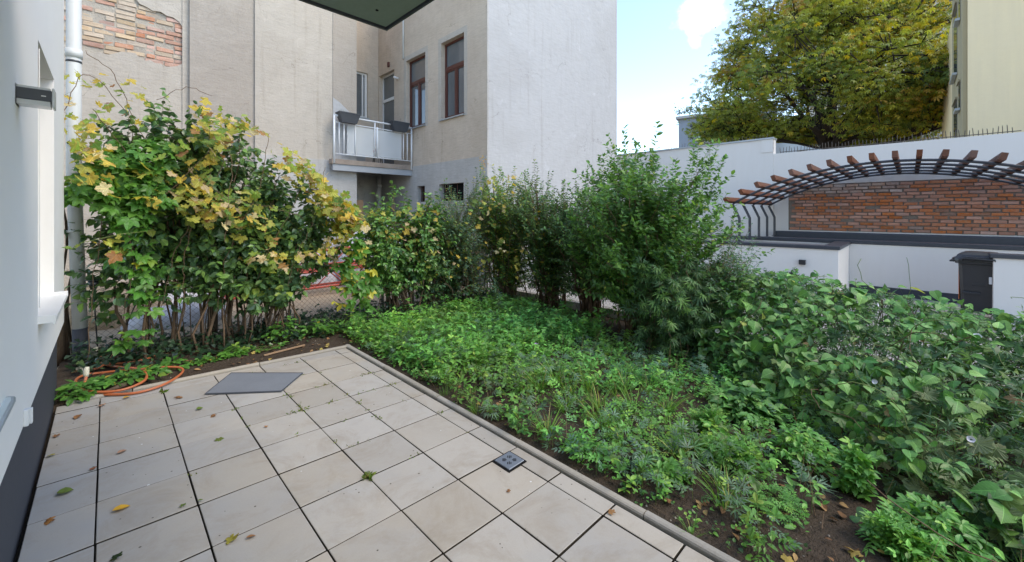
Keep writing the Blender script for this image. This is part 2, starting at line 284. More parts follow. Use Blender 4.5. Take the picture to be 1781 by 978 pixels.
class MB:
    def __init__(s): s.v = []; s.f = []; s.sm = []
    def add(s, vs, fs, smooth=False):
        b = len(s.v); s.v += [tuple(v) for v in vs]; s.f += [tuple(b+i for i in f) for f in fs]; s.sm += [smooth]*len(fs); return s
    def box(s, x0, x1, y0, y1, z0, z1, bev=0.):
        if bev <= 0:
            vs = [(x, y, z) for z in (z0, z1) for y in (y0, y1) for x in (x0, x1)]
            return s.add(vs, [(0, 2, 3, 1), (4, 5, 7, 6), (0, 1, 5, 4), (1, 3, 7, 5), (3, 2, 6, 7), (2, 0, 4, 6)])
        b = bev; rings = []
        for (ins, z) in ((b, z0), (0, z0+b), (0, z1-b), (b, z1)):
            a0, a1, c0, c1 = x0+ins, x1-ins, y0+ins, y1-ins
            rings.append([(a0, c0+b*(ins == 0), z), (a0+b*(ins == 0), c0, z), (a1-b*(ins == 0), c0, z), (a1, c0+b*(ins == 0), z),
                          (a1, c1-b*(ins == 0), z), (a1-b*(ins == 0), c1, z), (a0+b*(ins == 0), c1, z), (a0, c1-b*(ins == 0), z)] if ins == 0 else
                         [(a0, c0, z), (a0, c0, z), (a1, c0, z), (a1, c0, z), (a1, c1, z), (a1, c1, z), (a0, c1, z), (a0, c1, z)])
        vs = [p for r in rings for p in r]
        fs = [(k*8+i, k*8+(i+1) % 8, k*8+8+(i+1) % 8, k*8+8+i) for k in range(3) for i in range(8)]
        fs = [f for f in fs if True]
        fs += [(6, 4, 2, 0), (24, 26, 28, 30)]
        return s.add(vs, fs)
    def tube(s, pts, rad, sides=6, cap=True, smooth=True):
        pts = [Vector(p) for p in pts]; n = len(pts)
        if not hasattr(rad, '__len__'): rad = [rad]*n
        vs = []; prev = None
        for i, p in enumerate(pts):
            d = (pts[min(i+1, n-1)]-pts[max(i-1, 0)])
            d = d.normalized() if d.length > 1e-9 else Vector((0, 0, 1))
            if prev is None:
                a = Vector((0, 0, 1)) if abs(d.z) < .9 else Vector((1, 0, 0)); u = d.cross(a).normalized()
            else:
                u = (prev - d*prev.dot(d)); u = u.normalized() if u.length > 1e-6 else d.orthogonal().normalized()
            prev = u; w = d.cross(u)
            for k in range(sides):
                t = 2*math.pi*k/sides; vs.append(p+(u*math.cos(t)+w*math.sin(t))*rad[i])
        fs = [(i*sides+k, i*sides+(k+1) % sides, (i+1)*sides+(k+1) % sides, (i+1)*sides+k) for i in range(n-1) for k in range(sides)]
        if cap: fs += [tuple(reversed(range(sides))), tuple((n-1)*sides+k for k in range(sides))]
        return s.add(vs, fs, smooth)
    def prism(s, poly, axis, a0, a1):
        """poly 2D points extruded along axis ('x','y','z') from a0 to a1"""
        def P(q, a): return {'x': (a, q[0], q[1]), 'y': (q[0], a, q[1]), 'z': (q[0], q[1], a)}[axis]
        n = len(poly); vs = [P(q, a0) for q in poly]+[P(q, a1) for q in poly]
        fs = [tuple(range(n)), tuple(reversed(range(n, 2*n)))]+[(i, n+i, n+(i+1) % n, (i+1) % n) for i in range(n)]
        return s.add(vs, fs)
    def mesh(s, name, mat):
        me = bpy.data.meshes.new(name); me.from_pydata(s.v, [], s.f)
        me.polygons.foreach_set('use_smooth', s.sm); me.materials.append(mat); me.validate(); me.update()
        import bmesh
        bm = bmesh.new(); bm.from_mesh(me); bmesh.ops.recalc_face_normals(bm, faces=bm.faces); bm.to_mesh(me); bm.free()
        return me
    def build(s, name, mat, parent=None, loc=None, rz=0.):
        o = bpy.data.objects.new(name, s.mesh(name, mat)); COL.objects.link(o)
        if parent: o.parent = parent
        if loc: o.location = loc
        o.rotation_euler = (0, 0, rz)
        return o
def inst(name, me, parent=None, loc=(0, 0, 0), rot=(0, 0, 0), sc=(1, 1, 1)):
    o = bpy.data.objects.new(name, me); COL.objects.link(o); o.location = loc; o.rotation_euler = rot; o.scale = sc
    if parent: o.parent = parent
    return o

def gz(x, y): return -.0363*np.clip(x, -1.5, 13.5)+.0047*np.clip(y, -6, 8)

def sheet(name, xs, ys, f, mat, kind='structure', smooth=True):
    X, Y = np.meshgrid(xs, ys); Z = f(X, Y)
    v = np.stack([X.ravel(), Y.ravel(), Z.ravel()], 1); nx = len(xs); ny = len(ys)
    i = np.arange(nx-1)[None, :]+nx*np.arange(ny-1)[:, None]; i = i.ravel()
    fc = np.stack([i, i+1, i+nx+1, i+nx], 1)
    me = bpy.data.meshes.new(name); me.from_pydata(v.tolist(), [], fc.tolist()); me.polygons.foreach_set('use_smooth', [smooth]*len(fc))
    me.materials.append(mat); o = bpy.data.objects.new(name, me); COL.objects.link(o); o['kind'] = kind; return o

def vnoise(X, Y, seed, sc):
    r = np.random.default_rng(seed); out = np.zeros_like(X, dtype=float)
    for k in range(7):
        a = r.uniform(0, 6.283); fq = sc*r.uniform(.6, 2.2); ph = r.uniform(0, 6.283)
        out += np.sin(fq*(X*math.cos(a)+Y*math.sin(a))+ph+1.3*np.sin(fq*.6*(X*math.sin(a)-Y*math.cos(a))+ph*2))
    return out/7

# ---- leaves
def blade_template(stations, fold=.25, curl=.15, sub=None):
    """stations = [(y, halfwidth, yshift)] first and last may have width 0; folded along the midrib, curling down to the tip"""
    V = []; F = []; rows = []
    for (y, w, *sh) in stations:
        z = -curl*y*y; ys = y+(sh[0] if sh else 0)
        if w <= 1e-6: rows.append([len(V)]); V.append((0, y, z))
        else:
            rows.append([len(V), len(V)+1, len(V)+2]); V += [(-w, ys, z+fold*w), (0, y, z), (w, ys, z+fold*w)]
    for a, b in zip(rows[:-1], rows[1:]):
        if len(a) == 1 and len(b) == 3: F += [(a[0], b[1], b[0]), (a[0], b[2], b[1])]
        elif len(a) == 3 and len(b) == 1: F += [(a[0], a[1], b[0]), (a[1], a[2], b[0])]
        elif len(a) == 3 and len(b) == 3:
            F += [(a[0], a[1], b[1]), (a[0], b[1], b[0]), (a[1], a[2], b[2]), (a[1], b[2], b[1])]
    return np.array(V, float), np.array(F, int)
def fan_template(outline, centre=(0, .35), cup=.25, wav=.05, seed=0, curl=.15):
    r = np.random.default_rng(seed); o = np.array(outline, float); c = np.array(centre)
    d = np.hypot(*(o-c).T); z = cup*(d**2)*.8 - curl*o[:, 1]**2 + r.uniform(-wav, wav, len(o))
    V = np.vstack([[c[0], c[1], 0.0-curl*c[1]**2*.5], np.c_[o, z]]); n = len(o)
    F = np.array([(0, 1+(i+1) % n, 1+i) for i in range(n)]); return V, F
def merge_t(parts):
    V = []; F = []; n = 0
    for (v, f, ang, sc, off) in parts:
        c, s_ = math.cos(ang), math.sin(ang); M_ = np.array([[c, -s_, 0], [s_, c, 0], [0, 0, 1]])
        V.append((v*sc)@M_.T+np.array(off)); F.append(f+n); n += len(v)
    return np.vstack(V), np.vstack(F)
def lobed(lobes, depth, seed=0, teeth=True, wob=.06):
    """palmate leaf outline: lobes = [(angle deg from +y, length)], notch depth 0..1"""
    r = random.Random(seed); pts = []
    lb = sorted(lobes, key=lambda t: t[0]); cx, cy = 0, .30
    for i, (a, L) in enumerate(lb):
        for da, q in ((-21, .80), (-13, .90), (-9, .84), (-3, .95), (0, 1.0), (4, .93), (9, .84), (13, .89), (21, .80)) if teeth else ((-9, .82), (0, 1.), (9, .82)):
            t = math.radians(a+da); rr = L*q*(1+r.uniform(-wob, wob)); pts.append((cx+math.sin(t)*rr, cy+math.cos(t)*rr))
        if i < len(lb)-1:
            a2, L2 = lb[i+1]; t = math.radians((a+a2)/2); rr = min(L, L2)*(1-depth)*(1+r.uniform(-wob, wob)); pts.append((cx+math.sin(t)*rr, cy+math.cos(t)*rr))
    pts.append((.04, .22)); pts.append((-.04, .22))
    return [(x, y) for x, y in pts]
T_ov4 = blade_template([(0, 0), (.42, .27), (1, 0)], .3, .15)
T_ov = blade_template([(0, 0), (.18, .20), (.5, .30), (.8, .17), (1, 0)], .3, .22)
T_round = blade_template([(0, 0), (.1, .26), (.4, .42), (.72, .28), (1, 0)], .25, .18)
T_lance = blade_template([(0, 0), (.4, .095), (1, 0)], .4, .3)
T_heart = blade_template([(.07, 0), (-.04, .17, -.03), (.03, .33, -.04), (.2, .42), (.42, .39), (.64, .26), (.84, .11), (1.02, 0)], .2, .22)
T_heart2 = blade_template([(.07, 0), (-.05, .15, -.03), (.02, .34, -.03), (.2, .46), (.42, .44), (.64, .29), (.84, .12), (1.02, 0)], -.15, .34)
GR = [(-128, .46), (-66, .60), (0, .72), (66, .60), (128, .46)]
T_grape = [fan_template(lobed(GR, .30, s_), (0, .30), .35*sg, .035, s_, cu) for s_, sg, cu in ((1, 1, .25), (2, -.8, .3), (3, .5, .1))]
T_ivy = fan_template([(-.04, .1), (-.28, .0), (-.42, .22), (-.26, .42), (-.30, .62), (0, 1.), (.30, .62), (.26, .42), (.42, .22), (.28, .0), (.04, .1)], (0, .35), .15, .02, 5, .1)
lf = blade_template([(0, 0), (.25, .13), (.6, .22), (1, 0)], .3, .2)
lf = blade_template([(0, 0), (.2, .20), (.55, .29), (.85, .15), (1, 0)], .25, .25)
T_creeper = merge_t([(*lf, a, s_, (0, 0, 0)) for a, s_ in ((0, 1.0), (.95, .9), (-.95, .9), (1.9, .65), (-1.9, .65))])
T_three = merge_t([(*blade_template([(0, 0), (.3, .2), (.65, .24), (1, 0)], .25, .2), a, s_, (0, 0, 0)) for a, s_ in ((0, 1.0), (1.3, .8), (-1.3, .8))])
l3 = blade_template([(0, 0), (.45, .085), (1, 0)], .3, .35)
T_star = merge_t([(*l3, a, s_, (0, 0, 0)) for a, s_ in ((0, 1.0), (.62, .92), (-.62, .92), (1.25, .75), (-1.25, .75))])
T_pinn = merge_t([(*blade_template([(0, 0), (.45, .2), (1, 0)], .2, .2), a, .38, (0, o_, 0)) for a, o_ in ((1.1, .15), (-1.1, .15), (1.0, .38), (-1.0, .38), (.9, .6), (-.9, .6), (0, .68))])
T_grass = blade_template([(0, .022), (.35, .026), (.7, .018), (1, 0)], .3, .45)
T_chest = merge_t([(*blade_template([(0, 0), (.62, .17), (1, 0)], .2, .55), a, s_, (0, 0, 0)) for a, s_ in ((0, 1.0), (.75, .95), (-.75, .95), (1.5, .75), (-1.5, .75))])
T_trump = (lambda n=10: (np.array([(0, 0, 0)]+[(math.cos(t)*.12, math.sin(t)*.12, .5) for t in np.arange(n)*2*math.pi/n]+[(math.cos(t)*.5*(1+.06*(-1)**k), math.sin(t)*.5*(1+.06*(-1)**k), .85) for k, t in enumerate(np.arange(n)*2*math.pi/n)]),
            np.array([(0, 1+i, 1+(i+1) % n) for i in range(n)]+[(1+i, 1+n+i, 1+n+(i+1) % n) for i in range(n)]+[(1+i, 1+n+(i+1) % n, 1+(i+1) % n) for i in range(n)])))()

def norm(a): return a/np.maximum(np.linalg.norm(a, axis=-1, keepdims=True), 1e-9)
def basis(d, n):
    """rows of instances: columns x,y,z with y=growth direction, z near n"""
    y = norm(d); x = norm(np.cross(y, n)); z = np.cross(x, y); return np.stack([x, y, z], 2)
def make_leaf_mesh(name, T, pos, B, sc, tint, mat, smooth=False):
    V, F = T; N = len(pos); n = len(V)
    v = np.einsum('nij,kj->nki', B, V)*sc[:, None, None]+pos[:, None, :]
    f = (F[None]+(np.arange(N)*n)[:, None, None]).reshape(-1, 3)
    me = bpy.data.meshes.new(name); me.vertices.add(N*n); me.vertices.foreach_set('co', v.astype(np.float32).ravel())
    me.loops.add(len(f)*3); me.loops.foreach_set('vertex_index', f.astype(np.int32).ravel())
    me.polygons.add(len(f)); me.polygons.foreach_set('loop_start', (np.arange(len(f))*3).astype(np.int32))
    try: me.polygons.foreach_set('loop_total', np.full(len(f), 3, np.int32))
    except Exception: pass
    me.polygons.foreach_set('use_smooth', np.full(len(f), smooth))
    a = me.attributes.new('tint', 'FLOAT_COLOR', 'POINT'); c = np.repeat(np.c_[tint, np.ones(N)], n, 0); a.data.foreach_set('color', c.astype(np.float32).ravel())
    a = me.attributes.new('leafco', 'FLOAT_VECTOR', 'POINT'); c = np.tile(V, (N, 1)); c[:, 2] = np.repeat(RNG.uniform(0, 40, N), n)
    a.data.foreach_set('vector', c.astype(np.float32).ravel())
    me.materials.append(mat); me.update(calc_edges=True); return me
def pick(pal, N, jit=.18, rng=None):
    r = rng or RNG; w = np.array([p[0] for p in pal], float); c = np.array([p[1] for p in pal], float)
    i = r.choice(len(pal), N, p=w/w.sum()); t = c[i]*(1+r.uniform(-jit, jit, (N, 1)))*(1+r.uniform(-.05, .05, (N, 3))); return np.clip(t, 0, 1)
def emit(root, T, pos, d, n, sc, pal, mat, n_parts=0, name='leaf', mass='foliage', score=None, mass_kind='stuff', tints=None, n_var=7):
    """the n_parts that show largest become single leaf parts of root, the rest one mass"""
    if not isinstance(T, list): T = [T]
    N = len(pos); B = basis(d, n); tint = pick(pal, N) if tints is None else tints; ti = RNG.integers(0, len(T), N)
    o0 = np.array(root.location) if root else np.zeros(3); pos = pos-o0
    if n_parts:
        if score is None: score = sc/np.linalg.norm(pos+o0-np.array(EYE), axis=1)
        order = np.argsort(-score); big = order[:n_parts]; rest = order[n_parts:]
        cl = {}
        for k in range(len(T)):
            for j in range(n_var):
                cl[k, j] = make_leaf_mesh(name, T[k], np.zeros((1, 3)), np.eye(3)[None], np.ones(1), pick(pal, 1), mat)
        for i in big:
            o = bpy.data.objects.new(name, cl[ti[i], int(RNG.integers(0, n_var))]); COL.objects.link(o); o.parent = root
            M_ = Matrix([list(r_) for r_ in (B[i]*sc[i])]).to_4x4(); M_.translation = Vector(pos[i]); o.matrix_local = M_
    else: rest = np.arange(N)
    out = None
    for k in range(len(T)):
        s_ = rest[ti[rest] == k]
        if not len(s_): continue
        me = make_leaf_mesh(mass, T[k], pos[s_], B[s_], sc[s_], tint[s_], mat)
        o = bpy.data.objects.new(mass, me); COL.objects.link(o)
        if root: o.parent = root
        if mass_kind: o['kind'] = mass_kind
        out = o
    return out

# ==================================================================== SETTING
# ground: one sheet to the horizon, then soil bed, yard paving and building plot laid above it
gx = np.concatenate([[-300, -60, -20], np.linspace(-6, 20, 27), [40, 100, 400]]); gy = np.concatenate([[-300, -60, -20], np.linspace(-10, 20, 31), [40, 100, 400]])
sheet('ground', gx, gy, lambda X, Y: gz(X, Y)-.06, M_sand)
def soil_z(X, Y):
    e = np.clip((X-2.2)/.5, 0, 1)*np.clip((6.2-X)/.3, 0, 1)
    e2 = np.clip((Y-5.1)/.3, 0, 1); e = np.maximum(e, e2)
    z = gz(X, Y)-.012+e*(.03+.035*vnoise(X, Y, 3, 2.2)+.014*vnoise(X, Y, 5, 9)+.009*vnoise(X, Y, 6, 24))
    inside = (X < 2.13) & (Y < 5.03); return np.where(inside, gz(X, Y)-.05, z)
xs = np.arange(-.35, 6.35, .035); ys = np.arange(-2.2, 6.62, .035)
sheet('soil', xs, ys, soil_z, M_soil)
sheet('yard_paving', np.linspace(6.37, 16.2, 8), np.linspace(-14, 7.34, 12), lambda X, Y: gz(X, Y)+.004, M_pave)
sheet('sandy_plot', np.linspace(-.4, 6.5, 30), np.linspace(6.62, 12.9, 30), lambda X, Y: gz(X, Y)+.03+.03*vnoise(X, Y, 9, 3), M_sand)
sheet('patio_bedding', np.linspace(-.3, 2.12, 6), np.linspace(-3, 5.02, 8), lambda X, Y: gz(X, Y)-.034, M_dirt)

# patio of concrete slabs
patio = empty('patio', (0, 0, 0), kind='structure')
full = MB().box(-.197, .197, -.197, .197, -.04, 0, .003).mesh('paving_slab', M_slab)
meshes = {}
def slab(x0, x1, y0, y1):
    w, h = round(x1-x0, 3), round(y1-y0, 3)
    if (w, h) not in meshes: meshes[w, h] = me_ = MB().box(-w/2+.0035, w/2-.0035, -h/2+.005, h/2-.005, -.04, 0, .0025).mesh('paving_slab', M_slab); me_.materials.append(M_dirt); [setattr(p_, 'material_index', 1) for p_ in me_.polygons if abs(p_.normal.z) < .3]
    cx_, cy_ = (x0+x1)/2, (y0+y1)/2
    inst('paving_slab', meshes[w, h], patio, (cx_+random.uniform(-.0012, .0012), cy_+random.uniform(-.0012, .0012), gz(cx_, cy_)+random.uniform(-.0015, .002)),
         (math.atan(.0047)+random.uniform(-.003, .003), math.atan(.0363)+random.uniform(-.003, .003), random.uniform(-.003, .003)))
xl = [-.292]+[.76+.4*k for k in range(-2, 4)]+[2.095]
yl = [2.024+.4*k for k in range(-12, 8)]+[4.985]
for i in range(len(xl)-1):
    for j in range(len(yl)-1): slab(xl[i], xl[i+1], yl[j], yl[j+1])
# kerb stones, one metre each, rounded top
kerb = empty('kerb', (0, 0, 0), kind='structure')
prof = [(-.028, -.2), (-.028, .010), (-.023, .019), (-.011, .024), (.011, .024), (.023, .019), (.028, .010), (.028, -.2)]
kme = MB().prism(prof, 'y', -.4965, .4965).mesh('kerbstone', M_curb); kme2 = MB().prism([(a, b) for a, b in prof], 'x', -.4965, .4965)
kme2 = kme2.mesh('kerbstone', M_curb)
for k in range(8):
    yc = 4.53-k*1.0+.03
    if yc < -2.5: break
    inst('kerbstone', kme, kerb, (2.134, yc, gz(2.134, yc)+random.uniform(-.003, .003)), (math.atan(.0047)+random.uniform(-.004, .004), .02, random.uniform(-.003, .003)))
for k in range(3):
    xc = 2.1-.5-k*1.0+.065
    L_ = 1.0
    if k == 2: 
        m_ = MB().prism(prof, 'x', -.2, .2).mesh('kerbstone', M_curb); inst('kerbstone', m_, kerb, (-.04, 5.026, gz(-.04, 5.026)), (0, math.atan(.0363), 0)); break
    inst('kerbstone', kme2, kerb, (xc, 5.026, gz(xc, 5.026)+random.uniform(-.003, .003)), (0, math.atan(.0363)+random.uniform(-.004, .004), random.uniform(-.004, .004)))
# dark cover plate lying skewed on the slabs
cp = empty('cover_plate', (1.015, 4.485, float(gz(1.015, 4.485))+.004), 0, 'dark grey rectangular cover plate lying skewed on the far end of the patio', 'cover plate')
q = [(.62, 4.48), (.89, 4.9), (1.42, 4.44), (1.13, 4.11)]
q = [(x-1.015, y-4.485) for x, y in q]
mb = MB(); z_ = lambda x, y: -.0363*x+.0047*y
mb.add([(x, y, z_(x, y)-.003) for x, y in q]+[(x, y, z_(x, y)+.006) for x, y in q], [(3, 2, 1, 0), (4, 5, 6, 7), (0, 1, 5, 4), (1, 2, 6, 5), (2, 3, 7, 6), (3, 0, 4, 7)])
mb.build('plate', M_matte, cp)
mb = MB(); qa = [Vector((x, y, z_(x, y)+.0085)) for x, y in q]
for k in range(1, 40):
    t = k/40; a = qa[0].lerp(qa[1], t); b = qa[3].lerp(qa[2], t); mb.tube([a, b], .0036, 4, smooth=False)
o = mb.build('rib', M_matte, cp); o['kind'] = 'stuff'
mb = MB()
for i in range(4): mb.tube([qa[i], qa[(i+1) % 4]], .006, 4, smooth=False)
mb.build('frame', M_dark, cp)
# floor drain
dr = empty('floor_drain', (1.925, 1.935, float(gz(1.925, 1.935))+.004), 0, 'small square blue grey drain grate set in the patio near the kerb', 'drain')
w = .072
MB().box(-w-.012, w+.012, -w-.012, w+.012, -.002, .002).build('surround', M_void, dr)
MB().box(-w, w, -w, w, .002, .010, .003).build('grate', M_drain, dr)
def slot(cx_, cy_, ang, l):
    m = MB(); c, s_ = math.cos(ang), math.sin(ang)
    pts = [(-l/2, -.0028), (l/2, -.0028), (l/2, .0028), (-l/2, .0028)]; P = [(cx_+c*a-s_*b, cy_+s_*a+c*b) for a, b in pts]
    m.add([(x, y, .0112) for x, y in P]+[(x, y, .0095) for x, y in P], [(0, 1, 2, 3), (7, 6, 5, 4), (0, 4, 5, 1), (1, 5, 6, 2), (2, 6, 7, 3), (3, 7, 4, 0)])
    m.build('slot', M_void, dr)
for k in range(4):
    a = math.pi/4+k*math.pi/2
    for off, l, rr in ((-.011, .022, .036), (0, .03, .033), (.011, .022, .036)):
        slot(math.cos(a)*rr-math.sin(a)*off, math.sin(a)*rr+math.cos(a)*off, a, l)

# ------------------------------------------------------------------ the white house on the left
house = empty('white_house', (-.27, 2, 0), 0, 'white rendered house wall with dark grey plinth along the patio', 'house')
hx = lambda *a: a
def hb(x0, x1, y0, y1, z0, z1, m, name, bev=0): return MB().box(x0+.27, x1+.27, y0-2, y1-2, z0, z1, bev).build(name, m, house)
mb = MB()
Y0, Y1, WY0, WY1, WZ0, WZ1 = -4, 5.4, 3.46, 4.43, 1.03, 2.60
for (a, b, c, d) in ((Y0, WY0, .65, 6.6), (WY1, Y1, .65, 6.6), (WY0, WY1, .65, WZ0-.01), (WY0, WY1, WZ1, 6.6)): mb.box(-.45, 0, a-2, b-2, c, d)
mb.box(-8, -.4501, Y0-2, Y1-2, .65, 6.6)
mb.build('wall', M_house, house)
hb(-.66, -.31, -4, 5.34, -.3, .648, M_plinth, 'plinth')
hb(-5, -.67, 5.0, 5.33, -.3, .648, M_plinth, 'plinth')
win = empty('window', (0, 0, 0), parent=house)
mb = MB(); fx0, fx1 = -.17, -.11
mb.box(fx0, fx1, WY0-2, WY0-1.93, WZ0, WZ1); mb.box(fx0, fx1, WY1-2.07, WY1-2, WZ0, WZ1); mb.box(fx0, fx1, WY0-1.93, WY1-2.07, WZ0, WZ0+.07); mb.box(fx0, fx1, WY0-1.93, WY1-2.07, WZ1-.07, WZ1)
fr = mb.build('frame', M_wframe, win)
MB().box(-.16, -.15, WY0-1.93, WY1-2.07, WZ0+.07, WZ1-.07).build('pane', M_glass, win)
mb = MB(); mb.prism([(-.14, WZ0+.012), (.065, WZ0-.004), (.065, WZ0-.03), (.055, WZ0-.03), (.055, WZ0-.012), (-.14, WZ0)], 'y', WY0-2.01, WY1-1.99)
mb.build('sill', M_wframe, win)
for y in (WY0-2.012, WY1-1.99): MB().box(-.13, .068, y, y+.006, WZ0-.02, WZ0+.022).build('sill_end_cap', M_wframe, win)
MB().box(.002, .006, WY0-1.996, WY0-1.986, 1.1, 2.55).build('corner_bead', M_wframe, house)

lamp = empty('wall_lamp', (-.27, 2.72, 2.13), 0, 'dark grey box wall lamp with clear glass lower edge on the white house wall', 'wall lamp')
MB().box(-.005, .10, -.045, .045, -.012, .035, .002).build('housing', M_dark, lamp)
mg = material('frosted_glass', (.55, .57, .58), .25, .6, noise=[(30, .2, (.4, .42, .43), one)])
MB().box(.002, .096, -.04, .04, -.034, -.013).build('diffuser', mg, lamp)
MB().box(.002, .096, -.04, .04, .036, .045).build('upper_diffuser', mg, lamp)
MB().box(.1005, .108, -.047, .047, -.036, .047, .002).build('end_plate', mg, lamp)
MB().box(.070, .084, -.0465, -.0455, .006, .010).build('maker_plate', M_wframe, lamp)
MB().box(-.004, .0, -.055, .055, -.04, .05).build('back_plate', M_dark, lamp)

clip = empty('shutter_holder', (-.27, 2.93, .69), 0, 'small pale plastic bracket low on the white house wall', 'bracket')
MB().box(0, .016, -.035, .0, -.045, .03, .002).build('body', M_wframe, clip); MB().box(.0, .024, .004, .03, -.05, .02, .002).build('catch', M_wframe, clip)

gd = empty('glass_shelf', (-.27, 2.0, .93), 0, 'narrow rounded glass ledge on the house wall at the left edge', 'glass ledge')
mgl = material('clear_acrylic', (.60, .66, .64), .12, .6)
MB().prism([(0, -.6), (.016, -.6), (.019, .40), (.016, .425), (.008, .436), (0, .438)], 'z', -.012, 0).build('pane', mgl, gd)
MB().tube([(.019, -.6, -.006), (.022, .39, -.006), (.018, .43, -.006), (.008, .441, -.006), (0, .443, -.006)], .0075, 6).build('rim', M_tin, gd)

# downpipe with its brackets
pipe = empty('downpipe', (-.235, 6.3, 0), 0, 'white drainpipe with dark grey foot beside the house corner', 'drainpipe')
MB().tube([(-.01, 0, 9), (-.01, 0, 2.0), (.035, 0, .40)], .058, 20).build('pipe', M_pvc, pipe)
MB().tube([(.035, 0, .40), (.045, 0, -.1)], .062, 20).build('foot', M_plinth, pipe)
MB().tube([(-.01, 0, 3.27), (-.01, 0, 3.36)], .066, 20).build('socket', M_pvc, pipe)
MB().tube([(-.0, 0, 1.42), (.0, 0, 1.445)], .064, 20).build('bracket', M_pvc, pipe)
MB().tube([(-.01, 0, 3.22), (-.01, 0, 3.24)], .062, 20).build('bracket', M_dark, pipe)
MB().tube([(-.14, .02, 9), (-.14, .02, 0)], .010, 8).build('conduit', M_tin, pipe)
vt = empty('dead_vine', (-.33, 6.46, 0), 0, 'gnarled bare brown vine trunk twisting up beside the white drainpipe', 'vine')
for s_ in range(3):
    r_ = random.Random(s_); pts = [(-.02+.05*s_-.03+.03*math.sin(k*.7+s_), .05*s_+.03*math.cos(k*.9), k*.14) for k in range(16 if s_ < 2 else 10)]
    MB().tube(pts, [.045*(1-k/24)*(1+.25*math.sin(k*1.9+s_))*(1 if s_ == 0 else .45) for k in range(len(pts))], 7).build('stem', M_bark, vt)

# balcony slab overhead, upper left
slabt = empty('upper_balcony', (1.19, 2.25, 2.75), 0, 'dark green grey underside of the balcony projecting overhead at the top', 'balcony')
MB().box(-1.47, 0, -3.4, 0, 0, .2, .006).build('soffit', M_soffit, slabt)
MB().box(-1.47, .012, .002, .016, -.012, .22).build('drip_edge', M_dark, slabt); MB().box(.002, .012, -3.4, .0, -.012, .22).build('drip_edge', M_dark, slabt)
MB().tube([(-.14, -.16, -.004), (-.14, -.16, .01)], .008, 10).build('drip_hole', M_void, slabt)

# ------------------------------------------------------------------ old plastered apartment building
old = empty('plastered_building', (4.9, 11, 0), 0, 'old beige plastered apartment building with patched walls and exposed brick', 'building')
O = (-4.9, -11, 0)
def ob(x0, x1, y0, y1, z0, z1, m, name, bev=0, par=old, lab=None):
    o = MB().box(x0-4.9, x1-4.9, y0-11, y1-11, z0, z1, bev).build(name, m, par)
    if lab: o['label'] = lab
    return o
TOP = 9.3
# brick wall behind the missing plaster: mortar core + single bricks + plaster sheet with the hole in it
ob(-4, 1.28, 11.229, 11.6, -.2, TOP, M_mortar, 'mortar_core')
hole = [(-1.3, 4.73), (-.7, 4.80), (-.32, 4.74), (-.22, 4.70), (-.10, 4.745), (.02, 4.73), (.11, 4.78), (.19, 4.84), (.30, 4.86), (.41, 4.87), (.47, 4.80), (.56, 4.76), (.64, 4.79), (.71, 4.75), (.80, 4.76), (.88, 4.72),
        (.99, 4.745), (1.08, 4.79), (1.16, 4.86), (1.175, 4.97), (1.20, 5.06), (1.185, 5.2), (1.20, 5.33), (1.165, 5.50), (1.17, 5.62), (1.10, 5.74), (1.0, 5.80), (.90, 5.80), (.80, 5.85), (.67, 5.83), (.58, 5.87), (.47, 5.90), (.41, 5.99), (.25, 6.1), (-.1, 6.25), (-.6, 6.4), (-1.3, 6.3)]
outer = [(-4, -.2), (1.262, -.2), (1.262, TOP), (-4, TOP)]
def pierced(outer, hole, ax, a0, a1, name, mat, par, off):
    """flat plate with a hole, extruded between a0 and a1 along y ('y') or x ('x')"""
    P2 = [[Vector((p[0], p[1], 0)) for p in outer], [Vector((p[0], p[1], 0)) for p in hole]]
    tri = tessellate_polygon(P2); pts = outer+hole; n = len(pts); vs = []
    for a in (a0, a1):
        for p in pts: vs.append((p[0], a, p[1]) if ax == 'y' else (a, p[0], p[1]))
    vs = [(v[0]+off[0], v[1]+off[1], v[2]+off[2]) for v in vs]
    fs = [tuple(t) for t in tri]+[tuple(n+i for i in reversed(t)) for t in tri]
    m = len(outer)
    fs += [(i, (i+1) % m, n+(i+1) % m, n+i) for i in range(m)]
    k = len(hole); fs += [(m+i, n+m+i, n+m+(i+1) % k, m+(i+1) % k) for i in range(k)]
    return MB().add(vs, fs).build(name, mat, par)
o = pierced(outer, hole, 'y', 11.180, 11.2285, 'wall', M_beige2, old, O); o['label'] = 'wall section with a large hole in the plaster showing brick'
hole_poly = np.array(hole)
def inside(x, z, poly):
    c = False; n = len(poly); j = n-1
    for i in range(n):
        if (poly[i][1] > z) != (poly[j][1] > z) and x < (poly[j][0]-poly[i][0])*(z-poly[i][1])/(poly[j][1]-poly[i][1])+poly[i][0]: c = not c
        j = i
    return c
def rough_brick(name, w, h, d, mat, seed):
    r = random.Random(seed); m = MB().box(-w/2, w/2, -d/2, d/2, -h/2, h/2, .006)
    m.v = [(x+r.uniform(-.005, .005), y+r.uniform(-.004, .006), z+r.uniform(-.004, .004)) for x, y, z in m.v]; return m.mesh(name, mat)
bm_o = [rough_brick('brick', .284, .078, .10, mm, k) for k, mm in enumerate((M_brick_ochre, M_brick_ochre, M_brick_ochre, M_brick_red, M_brick_red))]
bm_h = [rough_brick('brick', .134, .078, .10, mm, 9+k) for k, mm in enumerate((M_brick_ochre, M_brick_ochre, M_brick_red))]
z = 4.69; row = 0
